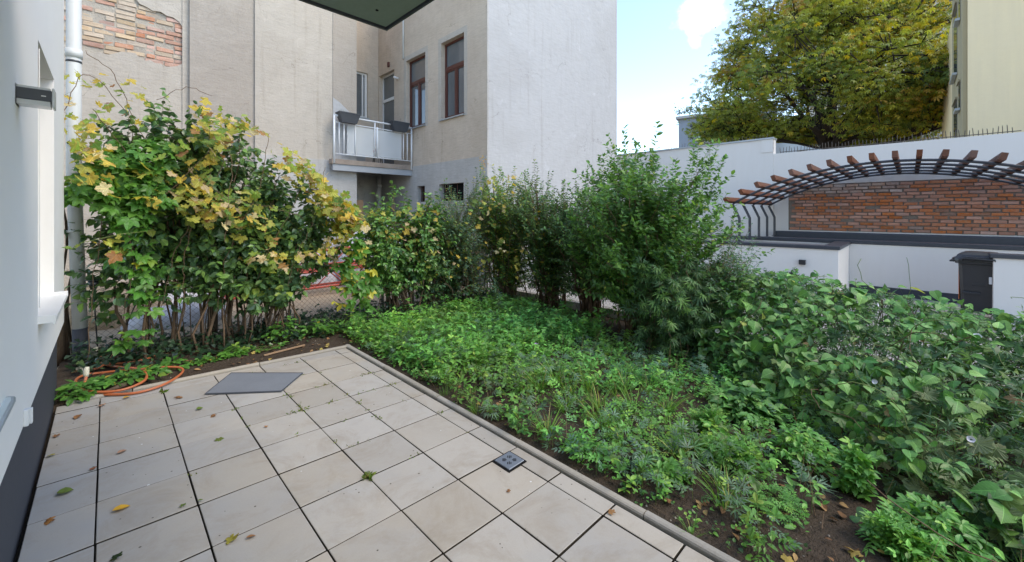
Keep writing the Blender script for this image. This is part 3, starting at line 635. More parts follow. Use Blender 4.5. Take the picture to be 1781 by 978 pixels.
while z < 6.3:
    x = -.62+(.13 if row % 2 else 0)+random.uniform(-.02, .02)
    while x < 1.25:
        head = random.random() < .3; w = .148 if head else .30
        cx_ = x+w/2; cxm = min(cx_, 1.2)
        if inside(cx_, z, hole_poly) or inside(cx_-.1, z, hole_poly) or inside(cx_+.09, z, hole_poly):
            reddish = (cx_ > .5 and z < 5.6 and random.random() < .85) or random.random() < .22
            if head: me = bm_h[2] if reddish else random.choice(bm_h[:2])
            else: me = random.choice(bm_o[3:]) if reddish else random.choice(bm_o[:3]) if random.random() < .85 else bm_o[3]
            inst('brick', me, old, (cx_-4.9, 11.262+random.choice((random.uniform(-.016, .006), random.uniform(-.012, .022)))-11, z+random.uniform(-.004, .004)), (random.uniform(-.02, .02), random.uniform(-.03, .03), random.uniform(-.03, .03)), (random.uniform(.92, 1.0), 1, random.uniform(.88, 1.06)))
        x += w
    z += .096; row += 1
ob(1.15, 1.262, 11.155, 11.183, -.2, TOP, M_beige2, 'wall_strip')
ob(1.264, 2.468, 11.06, 11.6, -.2, TOP, M_beige, 'wall', lab='smooth beige wall section between two vertical edges')
ob(2.47, 4.268, 11.01, 12.95, 3.03, TOP, M_beige2, 'wall')
ob(4.27, 4.92, 10.995, 12.95, 3.03, TOP, M_beige, 'pier')
ob(2.47, 4.92, 10.985, 12.95, -.2, 3.028, M_greyp, 'wall_base')
# white painted patch on the pier behind the balcony
o = MB().add([(x-4.9, 10.991-11, z_) for x, z_ in ((4.272, 3.05), (4.918, 3.05), (4.918, 4.30), (4.7, 4.42), (4.45, 4.62), (4.272, 4.72))], [(0, 1, 2, 3, 4, 5)]).build('painted_patch', M_white, old)
# recess back wall with narrow window, lower opening
ob(4.92, 5.60, 12.95, 13.3, 2.9, 4.80, M_rough, 'recess_wall'); ob(4.92, 5.60, 12.95, 13.3, 6.30, TOP, M_rough, 'recess_wall')
ob(6.18, 6.55, 12.95, 13.3, 2.9, TOP, M_rough, 'recess_wall'); ob(5.60, 6.18, 12.95, 13.3, 2.9, 4.80, M_rough, 'recess_wall'); ob(5.6, 6.18, 12.95, 13.3, 6.30, TOP, M_rough, 'recess_wall')
ob(4.92, 6.55, 12.9, 13.3, -.2, 2.899, M_greyp, 'recess_wall')
def window_x(x, y0, y1, z0, z1, mat, transom=None, mull=True, name='window', par=old, glass=M_glass, fw=.055, blind=None):
    """window in a wall whose outside looks to -x; x = face of the frame"""
    e = empty(name, (x-4.9, (y0+y1)/2-11, z0), parent=par); h = z1-z0; w = (y1-y0)/2
    m = MB(); m.box(0, .06, -w, -w+fw, 0, h); m.box(0, .06, w-fw, w, 0, h); m.box(0, .06, -w+fw, w-fw, 0, fw); m.box(0, .06, -w+fw, w-fw, h-fw, h)
    if transom: m.box(-.012, .055, -w+fw, w-fw, transom-z0-.05, transom-z0+.05)
    m.build('frame', mat, e)
    s = MB(); zt = (transom-z0-.05) if transom else h-fw
    if mull:
        for a, b in ((-w+fw, -.03), (.03, w-fw)):
            s.box(.004, .05, a, a+.04, fw, zt); s.box(.004, .05, b-.04, b, fw, zt); s.box(.004, .05, a+.04, b-.04, fw, fw+.05); s.box(.004, .05, a+.04, b-.04, zt-.04, zt)
        s.box(-.006, .052, -.032, .032, fw, zt)
    if s.v: s.build('sash', mat, e)
    if mull:
        for a, b in ((-w+fw+.04, -.07), (.07, w-fw-.04)): MB().box(.03, .036, a, b, fw+.05, zt-.04).build('pane', glass, e)
    else: MB().box(.03, .036, -w+fw, w-fw, fw, zt).build('pane', glass, e)
    if transom: MB().box(.03, .036, -w+fw, w-fw, transom-z0+.05, h-fw).build('pane', glass, e)
    if blind:
        b = MB(); k = 0; zz = fw+.02
        while zz < h-fw: b.box(.05, .053, -w+fw+.001, w-fw-.001, zz, zz+.10); zz += .108
        o_ = b.build('blind', blind, e)
    return e
# window wall facing -x at x=6.55, openings cut by stacking boxes
XW = 6.55
ops = [(8.25, 9.27, 4.20, 6.33), (10.06, 11.13, 4.20, 6.33), (11.87, 12.90, 3.05, 6.28)]
edges_y = [7.36, 8.25, 9.27, 10.06, 11.13, 11.87, 12.90, 13.3]
k = 0; mbw = MB()
for i in range(len(edges_y)-1):
    a, b = edges_y[i], edges_y[i+1]; op = next((p for p in ops if abs(p[0]-a) < .01), None)
    if op is None: mbw.box(XW-4.9, XW+.4-4.9, a-11, b-11, 3.03, TOP)
    else:
        if op[2] > 3.1: mbw.box(XW-4.9, XW+.4-4.9, a-11, b-11, 3.03, op[2])
        mbw.box(XW-4.9, XW+.4-4.9, a-11, b-11, op[3], TOP)
mbw.build('wall', M_rough, old)['label'] = 'rough tan plaster wall with the brown windows'
mbw = MB()
for (a, b, z0, z1) in ((7.36, 8.25, -.2, 3.028), (8.25, 9.35, -.2, 1.95), (8.25, 9.35, 2.42, 3.028), (9.35, 10.06, -.2, 3.028), (10.06, 10.46, -.2, 1.95), (10.06, 10.46, 2.42, 3.028), (10.46, 13.3, -.2, 3.028)):
    mbw.box(XW-.015-4.9, XW+.4-4.9, a-11, b-11, z0, z1)
mbw.build('wall_base', M_greyp, old)
for (a, b) in ((8.25, 9.35), (10.06, 10.46)):
    e = empty('basement_window', (XW-4.9, (a+b)/2-11, 1.95), parent=old); w = (b-a)/2
    MB().box(.16, .2, -w, w, 0, .47).build('pane', M_void, e)
    m = MB(); [m.tube([(.1, -w+(i+.5)*2*w/4, 0), (.1, -w+(i+.5)*2*w/4, .47)], .009, 5) for i in range(4)]; m.build('grille', M_brown, e)
ob(XW+.25, XW+.35, 7.5, 13.2, 3, 7, M_blind, 'curtain')
for (a, b, z0, z1) in ops[:2]:
    e = window_x(XW+.13, a, b, z0, z1, M_brown, transom=5.62, blind=M_blind)
    MB().prism([(-.20, -.005), (.01, .02), (.01, -.02), (-.20, -.035)], 'y', -(b-a)/2-.03, (b-a)/2+.03).build('sill', M_tin, e)
    # pale repaired plaster round the opening
    for k_, (ya, yb, za, zb) in enumerate(((a-.13, a-.001, z0-.05, z1+.15), (b+.001, b+.13, z0-.05, z1+.15), (a, b, z1+.001, z1+.15))):
        ob(XW-.006, XW+.03, ya, yb, za, zb, M_beige2, 'reveal_band')
e = window_x(XW+.13, 11.87, 12.90, 3.05, 6.28, M_wframe, transom=5.42, mull=False, name='balcony_door'); 
# narrow white window on the recess back wall
e = empty('narrow_window', (5.60-4.9, 13.02-11, 4.80), parent=old)
m = MB(); m.box(0, .06, 0, .05, 0, 1.5); m.box(.50, .58, 0, .05, 0, 1.5); m.box(.06, .5, 0, .05, 0, .06); m.box(.06, .5, 0, .05, 1.44, 1.5); m.box(.40, .45, -.01, .04, .06, 1.44); m.build('frame', M_wframe, e)
MB().box(.06, .5, .03, .036, .06, 1.44).build('pane', M_glass, e)
MB().box(-.05, .62, -.1, 0, -.04, -.003).build('sill', M_tin, e)
# thin white conduit and small wall fittings
MB().tube([(XW-.03-4.9, 11.25-11, 6.43), (XW-.03-4.9, 11.25-11, 9)], .025, 8).build('conduit', M_pvc, old)
MB().box(XW-.06-4.9, XW-4.9, 12.15-11, 12.23-11, 6.42, 6.58, .01).build('alarm_box', M_brown, old)
MB().tube([(XW-4.9, 11.6-11, 5.9), (XW-.16-4.9, 11.6-11, 5.92)], .035, 10).build('camera_fitting', M_wframe, old)
MB().box(XW-.05-4.9, XW-4.9, 11.5-11, 11.56-11, 3.05, 7.5).build('wall_cable', M_greyp, old) if False else None
# big white gable of the same block
gab = empty('white_gable', (9.6, 7.35, 0), 0, 'tall blank white gable wall with a crisp corner against the sky', 'building')
m = MB(); m.box(6.55-9.6, 12.66-9.6, 0, .009, -.35, 9.8); m.box(7.3-9.6, 12.66-9.6, .0091, 7, -.35, 9.8); m.build('wall', M_white, gab)
MB().box(6.55-9.6-.004, 6.55-9.6+.03, -.008, -.002, -.3, 9.8).build('corner_bead', M_greyp, gab)
# balcony in the recess
bal = empty('steel_balcony', (4.14, 10.73, 3.05), 0, 'small balcony with light grey railing in the corner of the beige building', 'balcony')
MB().box(0, 2.40, 0, .20, -.13, 0).build('deck_edge', M_deck, bal); MB().box(.79, 2.41, .2, 2.25, -.13, -.0).build('deck', M_deck, bal)
MB().box(.04, 2.40, .03, .12, -.30, -.131).build('steel_beam', M_steelb, bal)
MB().box(.80, 2.40, .13, 2.15, -.15, -.131).build('deck_underside', M_greyp, bal)
def rbar(pts, r, name='rail'): return MB().tube(pts, r, 8).build(name, M_rail, bal)
rbar([(.05, .03, 1.15), (2.38, .03, 1.15)], .026, 'handrail'); rbar([(.05, .03, .97), (2.38, .03, .97)], .016); rbar([(.05, .03, .14), (2.38, .03, .14)], .018)
for x in (.06, 2.36): rbar([(x, .0, -.12), (x, .0, 1.13)], .028, 'post')
rbar([(1.2, .03, .14), (1.2, .03, 1.13)], .022, 'post'); rbar([(1.27, .03, .14), (1.27, .03, 1.0)], .03, 'post')
for x in (.20, .33, .64, 2.10, 2.23): rbar([(x, .03, .14), (x, .03, .97)], .018, 'baluster')
mfp = material('milky_panel', (.80, .82, .83), .3, .4); mfp.node_tree.nodes['Principled BSDF'].inputs['Transmission Weight'].default_value = .5; mfp.node_tree.nodes['Principled BSDF'].inputs['IOR'].default_value = 1.05
mfp.node_tree.nodes['Principled BSDF'].inputs['Roughness'].default_value = .25
for a, b in ((.42, 1.17), (1.31, 2.05)): MB().box(a, b, .045, .051, .17, .94).build('infill_panel', mfp, bal)
pm = MB()
lo, hi = [(-.20, -.09), (.20, -.09), (.20, .09), (-.20, .09)], [(-.28, -.13), (.28, -.13), (.28, .13), (-.28, .13)]
r0 = [(x, y, 0) for x, y in lo]; r1 = [(x, y, .24) for x, y in hi]; r2 = [(x*1.05, y*1.08, .24) for x, y in hi]; r3 = [(x*1.05, y*1.08, .27) for x, y in hi]; r4 = [(x*.95, y*.9, .27) for x, y in hi]; r5 = [(x*.93, y*.88, .22) for x, y in hi]
vs = r0+r1+r2+r3+r4+r5; fs = [(3, 2, 1, 0), (20, 21, 22, 23)]+[(k*4+i, k*4+(i+1) % 4, k*4+4+(i+1) % 4, k*4+4+i) for k in range(5) for i in range(4)]
pme = MB().add(vs, fs).mesh('tub', M_pot)
for k, (x, lab) in enumerate(((.42, 'dark grey window box hung near the left end of the balcony railing'), (1.93, 'dark grey window box hung near the right end of the balcony railing'))):
    e = empty('window_box', (4.14+x, 10.70, 4.02), 0, lab, 'planter', 'window boxes on the balcony railing'); inst('tub', pme, e)
    MB().box(-.25, .25, -.1, .1, .221, .235).build('soil', M_soil, e); MB().box(-.15, .15, .1, .17, .16, .20).build('hook', M_pot, e)
    if k == 0:
        pos = np.array([(4.14+x-.2+RNG.uniform(-.06, .1), 10.7+RNG.uniform(-.05, .05), 4.27) for _ in range(24)]); d = norm(RNG.normal(size=(24, 3))*.5+[0, 0, 1])
        emit(e, T_grass, pos, d, RNG.normal(size=(24, 3)), RNG.uniform(.06, .12, 24), [(1, (.1, .16, .04))], L_grass, name='leaf', mass='plant', mass_kind=None)
st = empty('stool', (5.9, 11.7, 3.05), 0, 'red round seated stool behind the balcony railing', 'stool')
MB().tube([(0, 0, .44), (0, 0, .47), (0, 0, .50)], [.17, .21, .19], 18).build('seat', M_redseat, st)
for k in range(4): a = k*math.pi/2+.5; MB().tube([(math.cos(a)*.12, math.sin(a)*.12, .45), (math.cos(a)*.19, math.sin(a)*.19, 0)], .012, 6).build('leg', M_black, st)
bx = empty('storage_box', (5.15, 11.4, 3.05), 0, 'small grey box standing on the balcony floor near the door', 'box'); MB().box(-.16, .16, -.12, .12, 0, .38, .01).build('body', M_steelb, bx); MB().box(-.17, .17, -.13, .13, .381, .41, .006).build('lid', M_pot, bx)
# things under the balcony: pipe and orange crate
e = empty('soil_pipe', (6.3, 12.4, 0), 0, 'grey vertical waste pipe in the dark recess under the balcony', 'pipe'); MB().tube([(0, 0, 0), (0, 0, 2.85)], .07, 12).build('pipe', M_greyp, e); MB().tube([(0, 0, 2.45), (0, 0, 2.55)], .085, 12).build('socket', M_greyp, e)
e = empty('wooden_crate', (5.0, 11.6, 0), 0, 'orange brown wooden cupboard in the recess under the balcony', 'cupboard'); MB().box(-.0, .3, -.2, .2, -.1, 2.0).build('carcass', M_lath, e); MB().box(.02, .28, -.22, -.201, .02, 1.98).build('door', M_lath, e)

# ------------------------------------------------------------------ plot behind the fence: red steel, tarps, boards
def girder(loc, rz, L_, lab):
    e = empty('lattice_girder', loc, rz, lab, 'girder', 'red lattice girders stacked behind the fence')
    for y, z in ((0, 0), (0, .32), (.3, 0), (.3, .32)): MB().tube([(0, y, z), (L_, y, z)], .024, 8).build('chord', M_red, e)
    n = int(L_/.32)
    for k in range(n):
        for y in (0, .3): MB().tube([(k*L_/n, y, .0 if k % 2 else .32), ((k+1)*L_/n, y, .32 if k % 2 else 0)], .012, 5).build('brace', M_red, e)
    return e
girder((1.55, 8.3, .55), .06, 3.0, 'upper red lattice girder behind the wire fence'); girder((1.2, 8.35, .14), .02, 3.4, 'lower red lattice girder resting on the sandy ground')
e = empty('steel_plate_stack', (4.4, 8.2, 0), 0, 'low stack of pale yellow boards behind the wire fence', 'boards')
for k in range(4): MB().box(-.7+random.uniform(-.05, .05), .7, -.3, .3, .03+k*.06, .08+k*.06, .004).build('board', M_ybar if k % 2 else M_lath, e)
def heap(name, cx_, cy_, rx, ry, h, mat, lab, cat, seed, grp=None, lump=.25):
    n, m_ = 26, 12; vs = []; fs = []
    for j in range(m_+1):
        for i in range(n):
            a = 2*math.pi*i/n; f = j/m_; rr = math.cos(f*math.pi/2)**.6; zz = math.sin(f*math.pi/2)
            nn = 1+lump*float(vnoise(np.array(math.cos(a)*2.+f*3+seed), np.array(math.sin(a)*2.-f*2), seed, 1.6))+.3*lump*float(vnoise(np.array(math.cos(a)*3.+f*5), np.array(math.sin(a)*3.+seed), seed+3, 4.))
            vs.append((math.cos(a)*rx*rr*nn, math.sin(a)*ry*rr*nn, h*zz*nn))
    fs = [(j*n+i, j*n+(i+1) % n, (j+1)*n+(i+1) % n, (j+1)*n+i) for j in range(m_) for i in range(n)]
    o = MB().add(vs, fs, True).build(name, mat); o.location = (cx_, cy_, float(gz(cx_, cy_))); tag(o, lab, cat, grp); return o
heap('tarp_heap', .75, 7.5, .6, .3, .30, M_tarp, 'crumpled white plastic sheeting lying low beside the tree trunks behind the fence', 'plastic sheet', 3)
heap('tarp_heap', .55, 8.7, .9, .5, .42, M_tarp, 'larger crumpled white sheet farther back on the sandy plot', 'plastic sheet', 5)
heap('tarp_heap', 2.6, 9.9, 1.5, .6, 1.35, M_tarp, 'tall white covered pile above the red girders behind the fence', 'covered pile', 8)
heap('tarp_heap', 4.7, 9.6, 1.0, .6, 1.3, M_tarp, 'white covered pile behind the yellow boards', 'covered pile', 12)
heap('sand_pile', -.1, 8.3, .8, .6, .5, M_sand, 'low pile of brown sand by the drainpipe beyond the fence', 'sand pile', 15)

# ------------------------------------------------------------------ right-hand yard: enclosure walls, pergola, brick wall
GY = float(gz(12, 0))
yard = empty('bin_enclosure', (11.7, 1.17, GY), 0, 'low white walled enclosure with dark coping along the yard', 'wall')
def yb(x0, x1, y0, y1, z0, z1, m, name, bev=0): return MB().box(x0-11.7, x1-11.7, y0-1.17, y1-1.17, z0-GY, z1-GY, bev).build(name, m, yard)
yb(11.7, 11.95, 1.17, 5.2, GY-.1, .78, M_white2, 'wall'); yb(11.66, 12.0, 1.13, 5.24, .782, .86, M_dark, 'coping', .008)
yb(11.7, 11.95, -4.5, -1.1, GY-.1, .78, M_white2, 'wall'); yb(11.66, 12.0, -4.5, -1.06, .782, .86, M_dark, 'coping', .008)
yb(11.951, 13.99, 1.17, 1.42, GY-.1, .78, M_white2, 'wall'); yb(12.001, 13.96, 1.13, 1.46, .782, .86, M_dark, 'coping', .008)
yb(14.0, 14.25, -5, 5.2, GY-.1, .80, M_white2, 'wall'); yb(13.97, 14.3, -5, 5.2, .802, .90, M_dark, 'coping', .01)
yb(13.982, 13.999, -5, 1.16, GY-.1, -.27, M_plinth, 'plinth')
yb(12.0, 13.97, 1.5, 5.2, .70, .76, M_pave, 'roof_slab'); yb(14.3, 15.9, -5, 5.2, .70, .80, M_pave, 'roof_slab')
yb(15.88, 16.1, -5, 3.3, .78, 1.02, M_dark, 'gutter', .03)
for (y, z, lab) in ((1.83, .45, 'upper'), (2.02, .13, 'lower')):
    e = empty('spot_lamp', (11.7, y, z), 0, f'{lab} black cube wall lamp on the white enclosure wall', 'wall lamp', 'black cube lamps on the yard wall')
    MB().box(-.10, -.002, -.065, .065, -.05, .06, .006).build('housing', M_black, e); MB().box(-.09, -.012, -.055, .055, -.056, -.051).build('lens', M_glass, e)
# back walls
bw = empty('boundary_wall', (16.2, 0, 0), 0, 'long white boundary wall with exposed brick under the pergola', 'wall')
mbx = MB(); mbx.box(0, .35, -9, -3.6, -.4, 3.66); mbx.box(0, .35, 2.93, 3.36, -.4, 3.66); mbx.box(0, .35, -3.6, 2.93, -.4, 1.05); mbx.box(0, .35, -3.6, 2.93, 2.55, 3.66); mbx.build('wall', M_white2, bw)
mbx = MB(); mbx.box(-.05, .35, 3.362, 9.5, -.4, 4.17); mbx.build('wall', M_white2, bw)['label'] = 'taller left stretch of the white wall'
MB().box(-.09, .4, 3.34, 9.5, 4.172, 4.23).build('coping', M_tin, bw)
MB().box(-.07, .0, 3.362, 3.72, 3.72, 4.165).build('pier', M_white2, bw)
MB().box(.012, .3, -3.6, 2.93, 1.05, 2.55).build('mortar_core', material('grimy_mortar', (.26, .21, .17), .95, .1, noise=[(6, .6, (.15, .12, .10), one), (40, .3, (.4, .35, .3), one)], bump=[(30, .9, .015)]), bw)
sets = {k: [rough_brick('brick', .284, .084, .12, mm, 30+k2*7+j) for j, mm in enumerate([mat]*3)] for k2, (k, mat) in enumerate((('o', M_brick), ('p', M_brick_pale), ('d', M_brick_dark)))}
for k in sets:
    for me in sets[k]:
        pass
z = 1.10; row = 0
while z < 2.52:
    y = 2.74-(.13 if row % 2 else 0)+random.uniform(-.05, .05)
    while y > -3.5:
        yc = y; t = random.random(); nn = float(vnoise(np.array(yc), np.array(z*2), 77, 1.2))
        pale = z > 2.22+.25*nn and yc > .1 or (z > 2.35 and nn > .1)
        key = 'p' if pale else ('d' if t < .07 else 'o')
        if t > .12 and random.random() < .03: y -= .30; continue
        short = False
        inst('brick', random.choice(sets[key]), bw, (.045+random.uniform(-.014, .012), yc, z+random.uniform(-.007, .007)), (random.uniform(-.03, .03), random.uniform(-.03, .03), math.pi/2+random.uniform(-.02, .02)),
             (random.uniform(.88, 1.0), 1, random.uniform(.82, 1.03)))
        y -= .30 if not short else .155
    z += .0985; row += 1
# row of upright iron spikes on the wall
sp = empty('spike_fence', (16.4, 0, 3.66), 0, 'row of thin rusty iron spikes along the top of the white wall', 'fence')
spm = MB().tube([(0, 0, 0), (0, 0, .20), (.03, 0, .24)], [.008, .008, .003], 4).mesh('picket', M_wire)
for k in range(62): inst('picket', spm, sp, (0, 3.2-k*.083, .0), (random.uniform(-.1, .1), random.uniform(-.12, .12), 0), (1, 1, random.uniform(.75, 1.1)))
for k in range(34): inst('picket', spm, sp, (.0, 3.6+k*.11, .56), (random.uniform(-.1, .1), random.uniform(-.12, .12), 0), (1, 1, random.uniform(.6, .95)))
MB().box(-.01, .01, -2, 3.2, .05, .07).build('bottom_rail', M_wire, sp)
# little curved tin roof with rusty edge behind the wall
tr_ = empty('shed_roof', (17.2, 2.7, 3.5), 0, 'small curved grey tin roof with rusty edge just above the white wall', 'roof')
poly = [(.75, 0), (.75, .62), (.5, .60), (.1, .5), (-.4, .30), (-.9, .18), (-.9, .10), (-.4, .2), (0, .3), (.4, .15)]
MB().prism(poly, 'x', -.3, .6).build('tin_sheet', M_tin, tr_); MB().box(-.34, -.301, -.85, .4, .05, .19).build('rusty_edge', M_brick_dark, tr_)

# pergola
pg = empty('pergola', (11.9, .3, .86), 0, 'arched pergola of dark steel tubes with red brown wooden beams', 'pergola')
RP, ZT = 6.0, 2.74
def arcz(y): return ZT-RP+math.sqrt(RP*RP-(y-.3)**2)
for k in range(5):
    x = k*.975
    pts = [(x, y-.3, arcz(y)-.86) for y in np.linspace(3.40, -2.8, 33)]
    MB().tube(pts, .03, 10).build('arch_tube', M_dark, pg)
    for sgn in (1, -1):
        yb_ = 3.25 if sgn > 0 else -2.65
        ye = 3.42 if sgn > 0 else -2.82
        MB().tube([(x, yb_-.3, 0), (x, yb_-.3, .62), (x, ye-.3, arcz(ye)-.86)], .035, 8, smooth=False).build('post', M_dark, pg)
        MB().box(x-.07, x+.07, yb_-.37, yb_-.23, .0, .012).build('foot_plate', M_dark, pg)
for xx in (.98, 2.93):
    for sg in (-1, 1): MB().tube([(xx-.9, .3+sg*.9-.3, arcz(.3+sg*.9)-.87), (xx+.1, .3+sg*.45-.3, arcz(.3+sg*.45)-.87)], .007, 5).build('tie_rod', M_dark, pg)
bme = MB().box(-.52, 4.3, -.045, .045, 0, .135, .004).mesh('beam', M_wood)
for k in range(19):
    th_ = (3.40-k*.352-.3)/RP; y = .3+math.sin(math.asin(max(-1, min(1, th_))))*RP
    a = math.asin((y-.3)/RP); inst('beam', bme, pg, (0, y-.3, arcz(y)-.86+.028), (-a, 0, 0))

# wheelie bin
bn = empty('wheelie_bin', (12.15, -.98, GY), R(-8), 'black wheeled rubbish bin with an orange stripe between the white walls', 'wheelie bin'); bn.scale = (1.02, 1.02, 1.14)
def ring(w, d, z, dx=0): return [(-d/2+dx, -w/2, z), (d/2+dx, -w/2, z), (d/2+dx, w/2, z), (-d/2+dx, w/2, z)]
def loft(rings):
    vs = [p for r_ in rings for p in r_]; n = len(rings[0])
    return MB().add(vs, [tuple(reversed(range(n))), tuple(range(len(vs)-n, len(vs)))]+[(k*n+i, k*n+(i+1) % n, (k+1)*n+(i+1) % n, (k+1)*n+i) for k in range(len(rings)-1) for i in range(n)])
def rring(w, d, z, c=.05, dx=0):
    w /= 2; d /= 2; return [(-d+dx, -w+c, z), (-d+c+dx, -w, z), (d-c+dx, -w, z), (d+dx, -w+c, z), (d+dx, w-c, z), (d-c+dx, w, z), (-d+c+dx, w, z), (-d+dx, w-c, z)]
loft([rring(.46, .50, .10), rring(.48, .53, .3), rring(.54, .62, .93), rring(.62, .70, .94), rring(.62, .70, .985)]).build('body', M_black, bn)
loft([rring(.64, .74, .986, .06), rring(.63, .73, 1.02, .06), rring(.56, .62, 1.09, .08, .02), rring(.40, .40, 1.13, .08, .04)]).build('lid', M_black, bn)
MB().tube([(-.40, -.2, 1.0), (-.43, -.2, 1.03), (-.43, .2, 1.03), (-.40, .2, 1.0)], .014, 8).build('lid_handle', M_black, bn)
MB().box(-.42, -.34, -.16, .16, 1.04, 1.055).build('lid_grip', M_black, bn)
MB().box(-.30, .30, .311, .385, .955, .985, .008).build('rim_lip', M_black, bn); MB().box(-.18, .22, .30, .36, 1.0, 1.02, .006).build('lid_lip', M_black, bn)
MB().box(-.33, -.312, -.02, .22, .42, .46, .006).build('moulded_rib', M_black, bn); MB().box(-.345, -.322, -.16, -.12, .62, .74, .006).build('latch', M_rail, bn)
MB().tube([(.40, -.25, .95), (.40, .25, .95)], .016, 8).build('rear_handle', M_black, bn)
MB().box(-.29, -.262, -.09, .09, .56, .62, .01).build('chip_nest', M_black, bn)
MB().box(-.20, .24, .262, .272, .30, .9).build('side_sticker', M_orange, bn)
for s_ in (-1, 1):
    MB().tube([(.22, s_*.22, .1), (.22, s_*.27, .1)], .10, 18).build('wheel', M_black, bn)
MB().tube([(.22, -.25, .1), (.22, .25, .1)], .012, 8).build('axle', M_dark, bn)

# ------------------------------------------------------------------ background buildings
yl_ = empty('yellow_building', (18, -1.2, 0), 0, 'tall pale yellow rendered building at the right edge', 'building')
MB().box(0, 14, -16, -.004, -.4, 9.6).build('wall', M_yellow, yl_)
MB().box(.12, 4.3, -.003, .1, -.4, 9.6).build('side_wall', M_olive, yl_)
for k, (x, z0, z1) in enumerate(((2.6, 3.2, 5.4), (2.6, 6.3, 8.6), (2.6, 9.3, 11.6), (1.0, 4.9, 5.7), (1.0, 7.7, 8.7))):
    w_ = .7 if k < 3 else .3
    e = empty('window', (x, .1, z0), parent=yl_); MB().box(-w_, w_, .002, .012, 0, z1-z0).build('pane', M_glass, e)
    MB().box(-w_-.05, w_+.05, .014, .12, -.08, -.01).build('sill', M_tin, e); MB().box(-w_-.05, w_+.05, .014, .06, z1-z0+.01, z1-z0+.08).build('frame', M_olive, e)
fb = empty('terrace_building', (62, 18.6, 1.6), R(12), 'distant blue grey roof terrace building with plants on top beside the tree', 'building')
MB().box(-2, 30, -6, 6.0, 0, 13.6).build('wall', M_slate, fb); MB().box(-2.6, 30, -6, 6.3, 13.6, 13.95).build('roof_edge', M_white, fb)
MB().box(-3.3, -2.01, -6, 3.3, 9.6, 10.0).build('terrace_slab', M_white, fb); MB().box(-3.3, -3.2, -6, 3.2, 10.01, 11.7).build('balustrade', M_greenglass, fb)
MB().prism([(4.3, 12.2), (-2.0, 12.2), (-2, 12.5), (4.2, 12.5)], 'x', -3.6, -2.01).build('awning', M_dark, fb)
for y in (-4, -1.5, 1): MB().box(-2.1, -2.01, y, y+1.6, 10.1, 12.6).build('window', M_glass, fb)
for k in range(14): MB().tube([(-2.3, 5.8-k*.7, 13.95), (-2.3, 5.8-k*.7, 14.9)], .03, 5).build('railing_post', M_tin, fb)
pos = np.stack([RNG.uniform(59.2, 60.6, 500), RNG.uniform(16, 25, 500), 15.9+np.abs(RNG.normal(0, .45, 500))], 1)
emit(fb, T_ov4, pos, norm(RNG.normal(size=(500, 3))+[0, 0, 1]), RNG.normal(size=(500, 3)), RNG.uniform(.2, .45, 500), [(1, (.06, .1, .04)), (1, (.1, .11, .06))], L_tree, mass='roof_plants')
pb = empty('pale_apartment_block', (48, 2, 0), R(4), 'pale old apartment block seen through the tree crown', 'building')
MB().box(0, 12, -14, 5.2, 0, 26).build('wall', M_facade, pb); MB().box(-.3, 0, -14, 5.2, 20.4, 20.9).build('cornice', M_white, pb)
MB().prism([(-14, 26), (5.2, 26), (3.5, 28.5), (-12, 28.5)], 'x', .3, 11).build('roof', M_slate, pb)
for fl in range(6):
    for k in range(5):
        e = empty('window', (-.02, -12+k*3.4, 4.2+fl*3.6), parent=pb)
        MB().box(-.10, .0, -.8, .8, -.1, 2.3).build('frame', M_steelb, e)
        MB().box(-.13, -.101, -.62, -.05, .05, 2.1).build('pane', M_glass, e); MB().box(-.13, -.101, .05, .62, .05, 2.1).build('pane', M_glass, e)


# ==================================================================== VEGETATION
UP = np.array([0, 0, 1.])
EYEA = np.array(EYE)
DK, MD, LT = (.028, .062, .022), (.055, .115, .028), (.10, .19, .035)
PAL_LILAC = [(5, (0.0688, 0.141, 0.059)), (4, (0.108, 0.206, 0.0629)), (2, (0.156, 0.285, 0.0688)), (.5, (0.314, 0.392, 0.0785))]
PAL_VINE = [(4, (.22, .33, .06)), (5, (.42, .43, .09)), (3.6, (.60, .47, .09)), (2.0, (.58, .48, .27)), (2, (.12, .24, .05)), (.6, (.36, .19, .07))]
PAL_CREEP = [(6, (0.0688, 0.2, 0.035)), (3, (0.106, 0.263, 0.0438)), (1, (0.188, 0.312, 0.05)), (.3, (0.5, 0.438, 0.0625))]
PAL_BRIGHT = [(4, (0.103, 0.288, 0.0617)), (4, (0.144, 0.371, 0.0721)), (1, (0.248, 0.453, 0.0824))]
PAL_DARK = [(5, (0.054, 0.124, 0.0496)), (4, (0.0856, 0.185, 0.063)), (2, (0.134, 0.27, 0.072))]
PAL_SHRUB = [(4, (0.0747, 0.177, 0.0581)), (4, (0.114, 0.259, 0.0622)), (3, (0.166, 0.343, 0.0725)), (.3, (0.414, 0.456, 0.104))]
PAL_BIND = [(4, (0.0702, 0.205, 0.0486)), (4, (0.119, 0.292, 0.0702)), (3, (0.205, 0.389, 0.108)), (1.5, (0.0378, 0.108, 0.0302)), (.15, (0.389, 0.432, 0.0972))]
PAL_GREY = [(4, (0.101, 0.191, 0.121)), (3, (0.141, 0.241, 0.151)), (2, (0.101, 0.231, 0.0906))]
PAL_PALEV = [(4, (.17, .22, .10)), (3, (.24, .28, .13)), (2, (.10, .17, .055)), (1, (.3, .3, .1))]
PAL_GRASS = [(4, (0.109, 0.273, 0.0455)), (3, (0.182, 0.364, 0.0637)), (1, (0.51, 0.51, 0.164))]
PAL_DRY = [(4, (.26, .145, .07)), (3, (.34, .21, .10)), (2, (.18, .10, .055)), (1, (.42, .31, .10))]

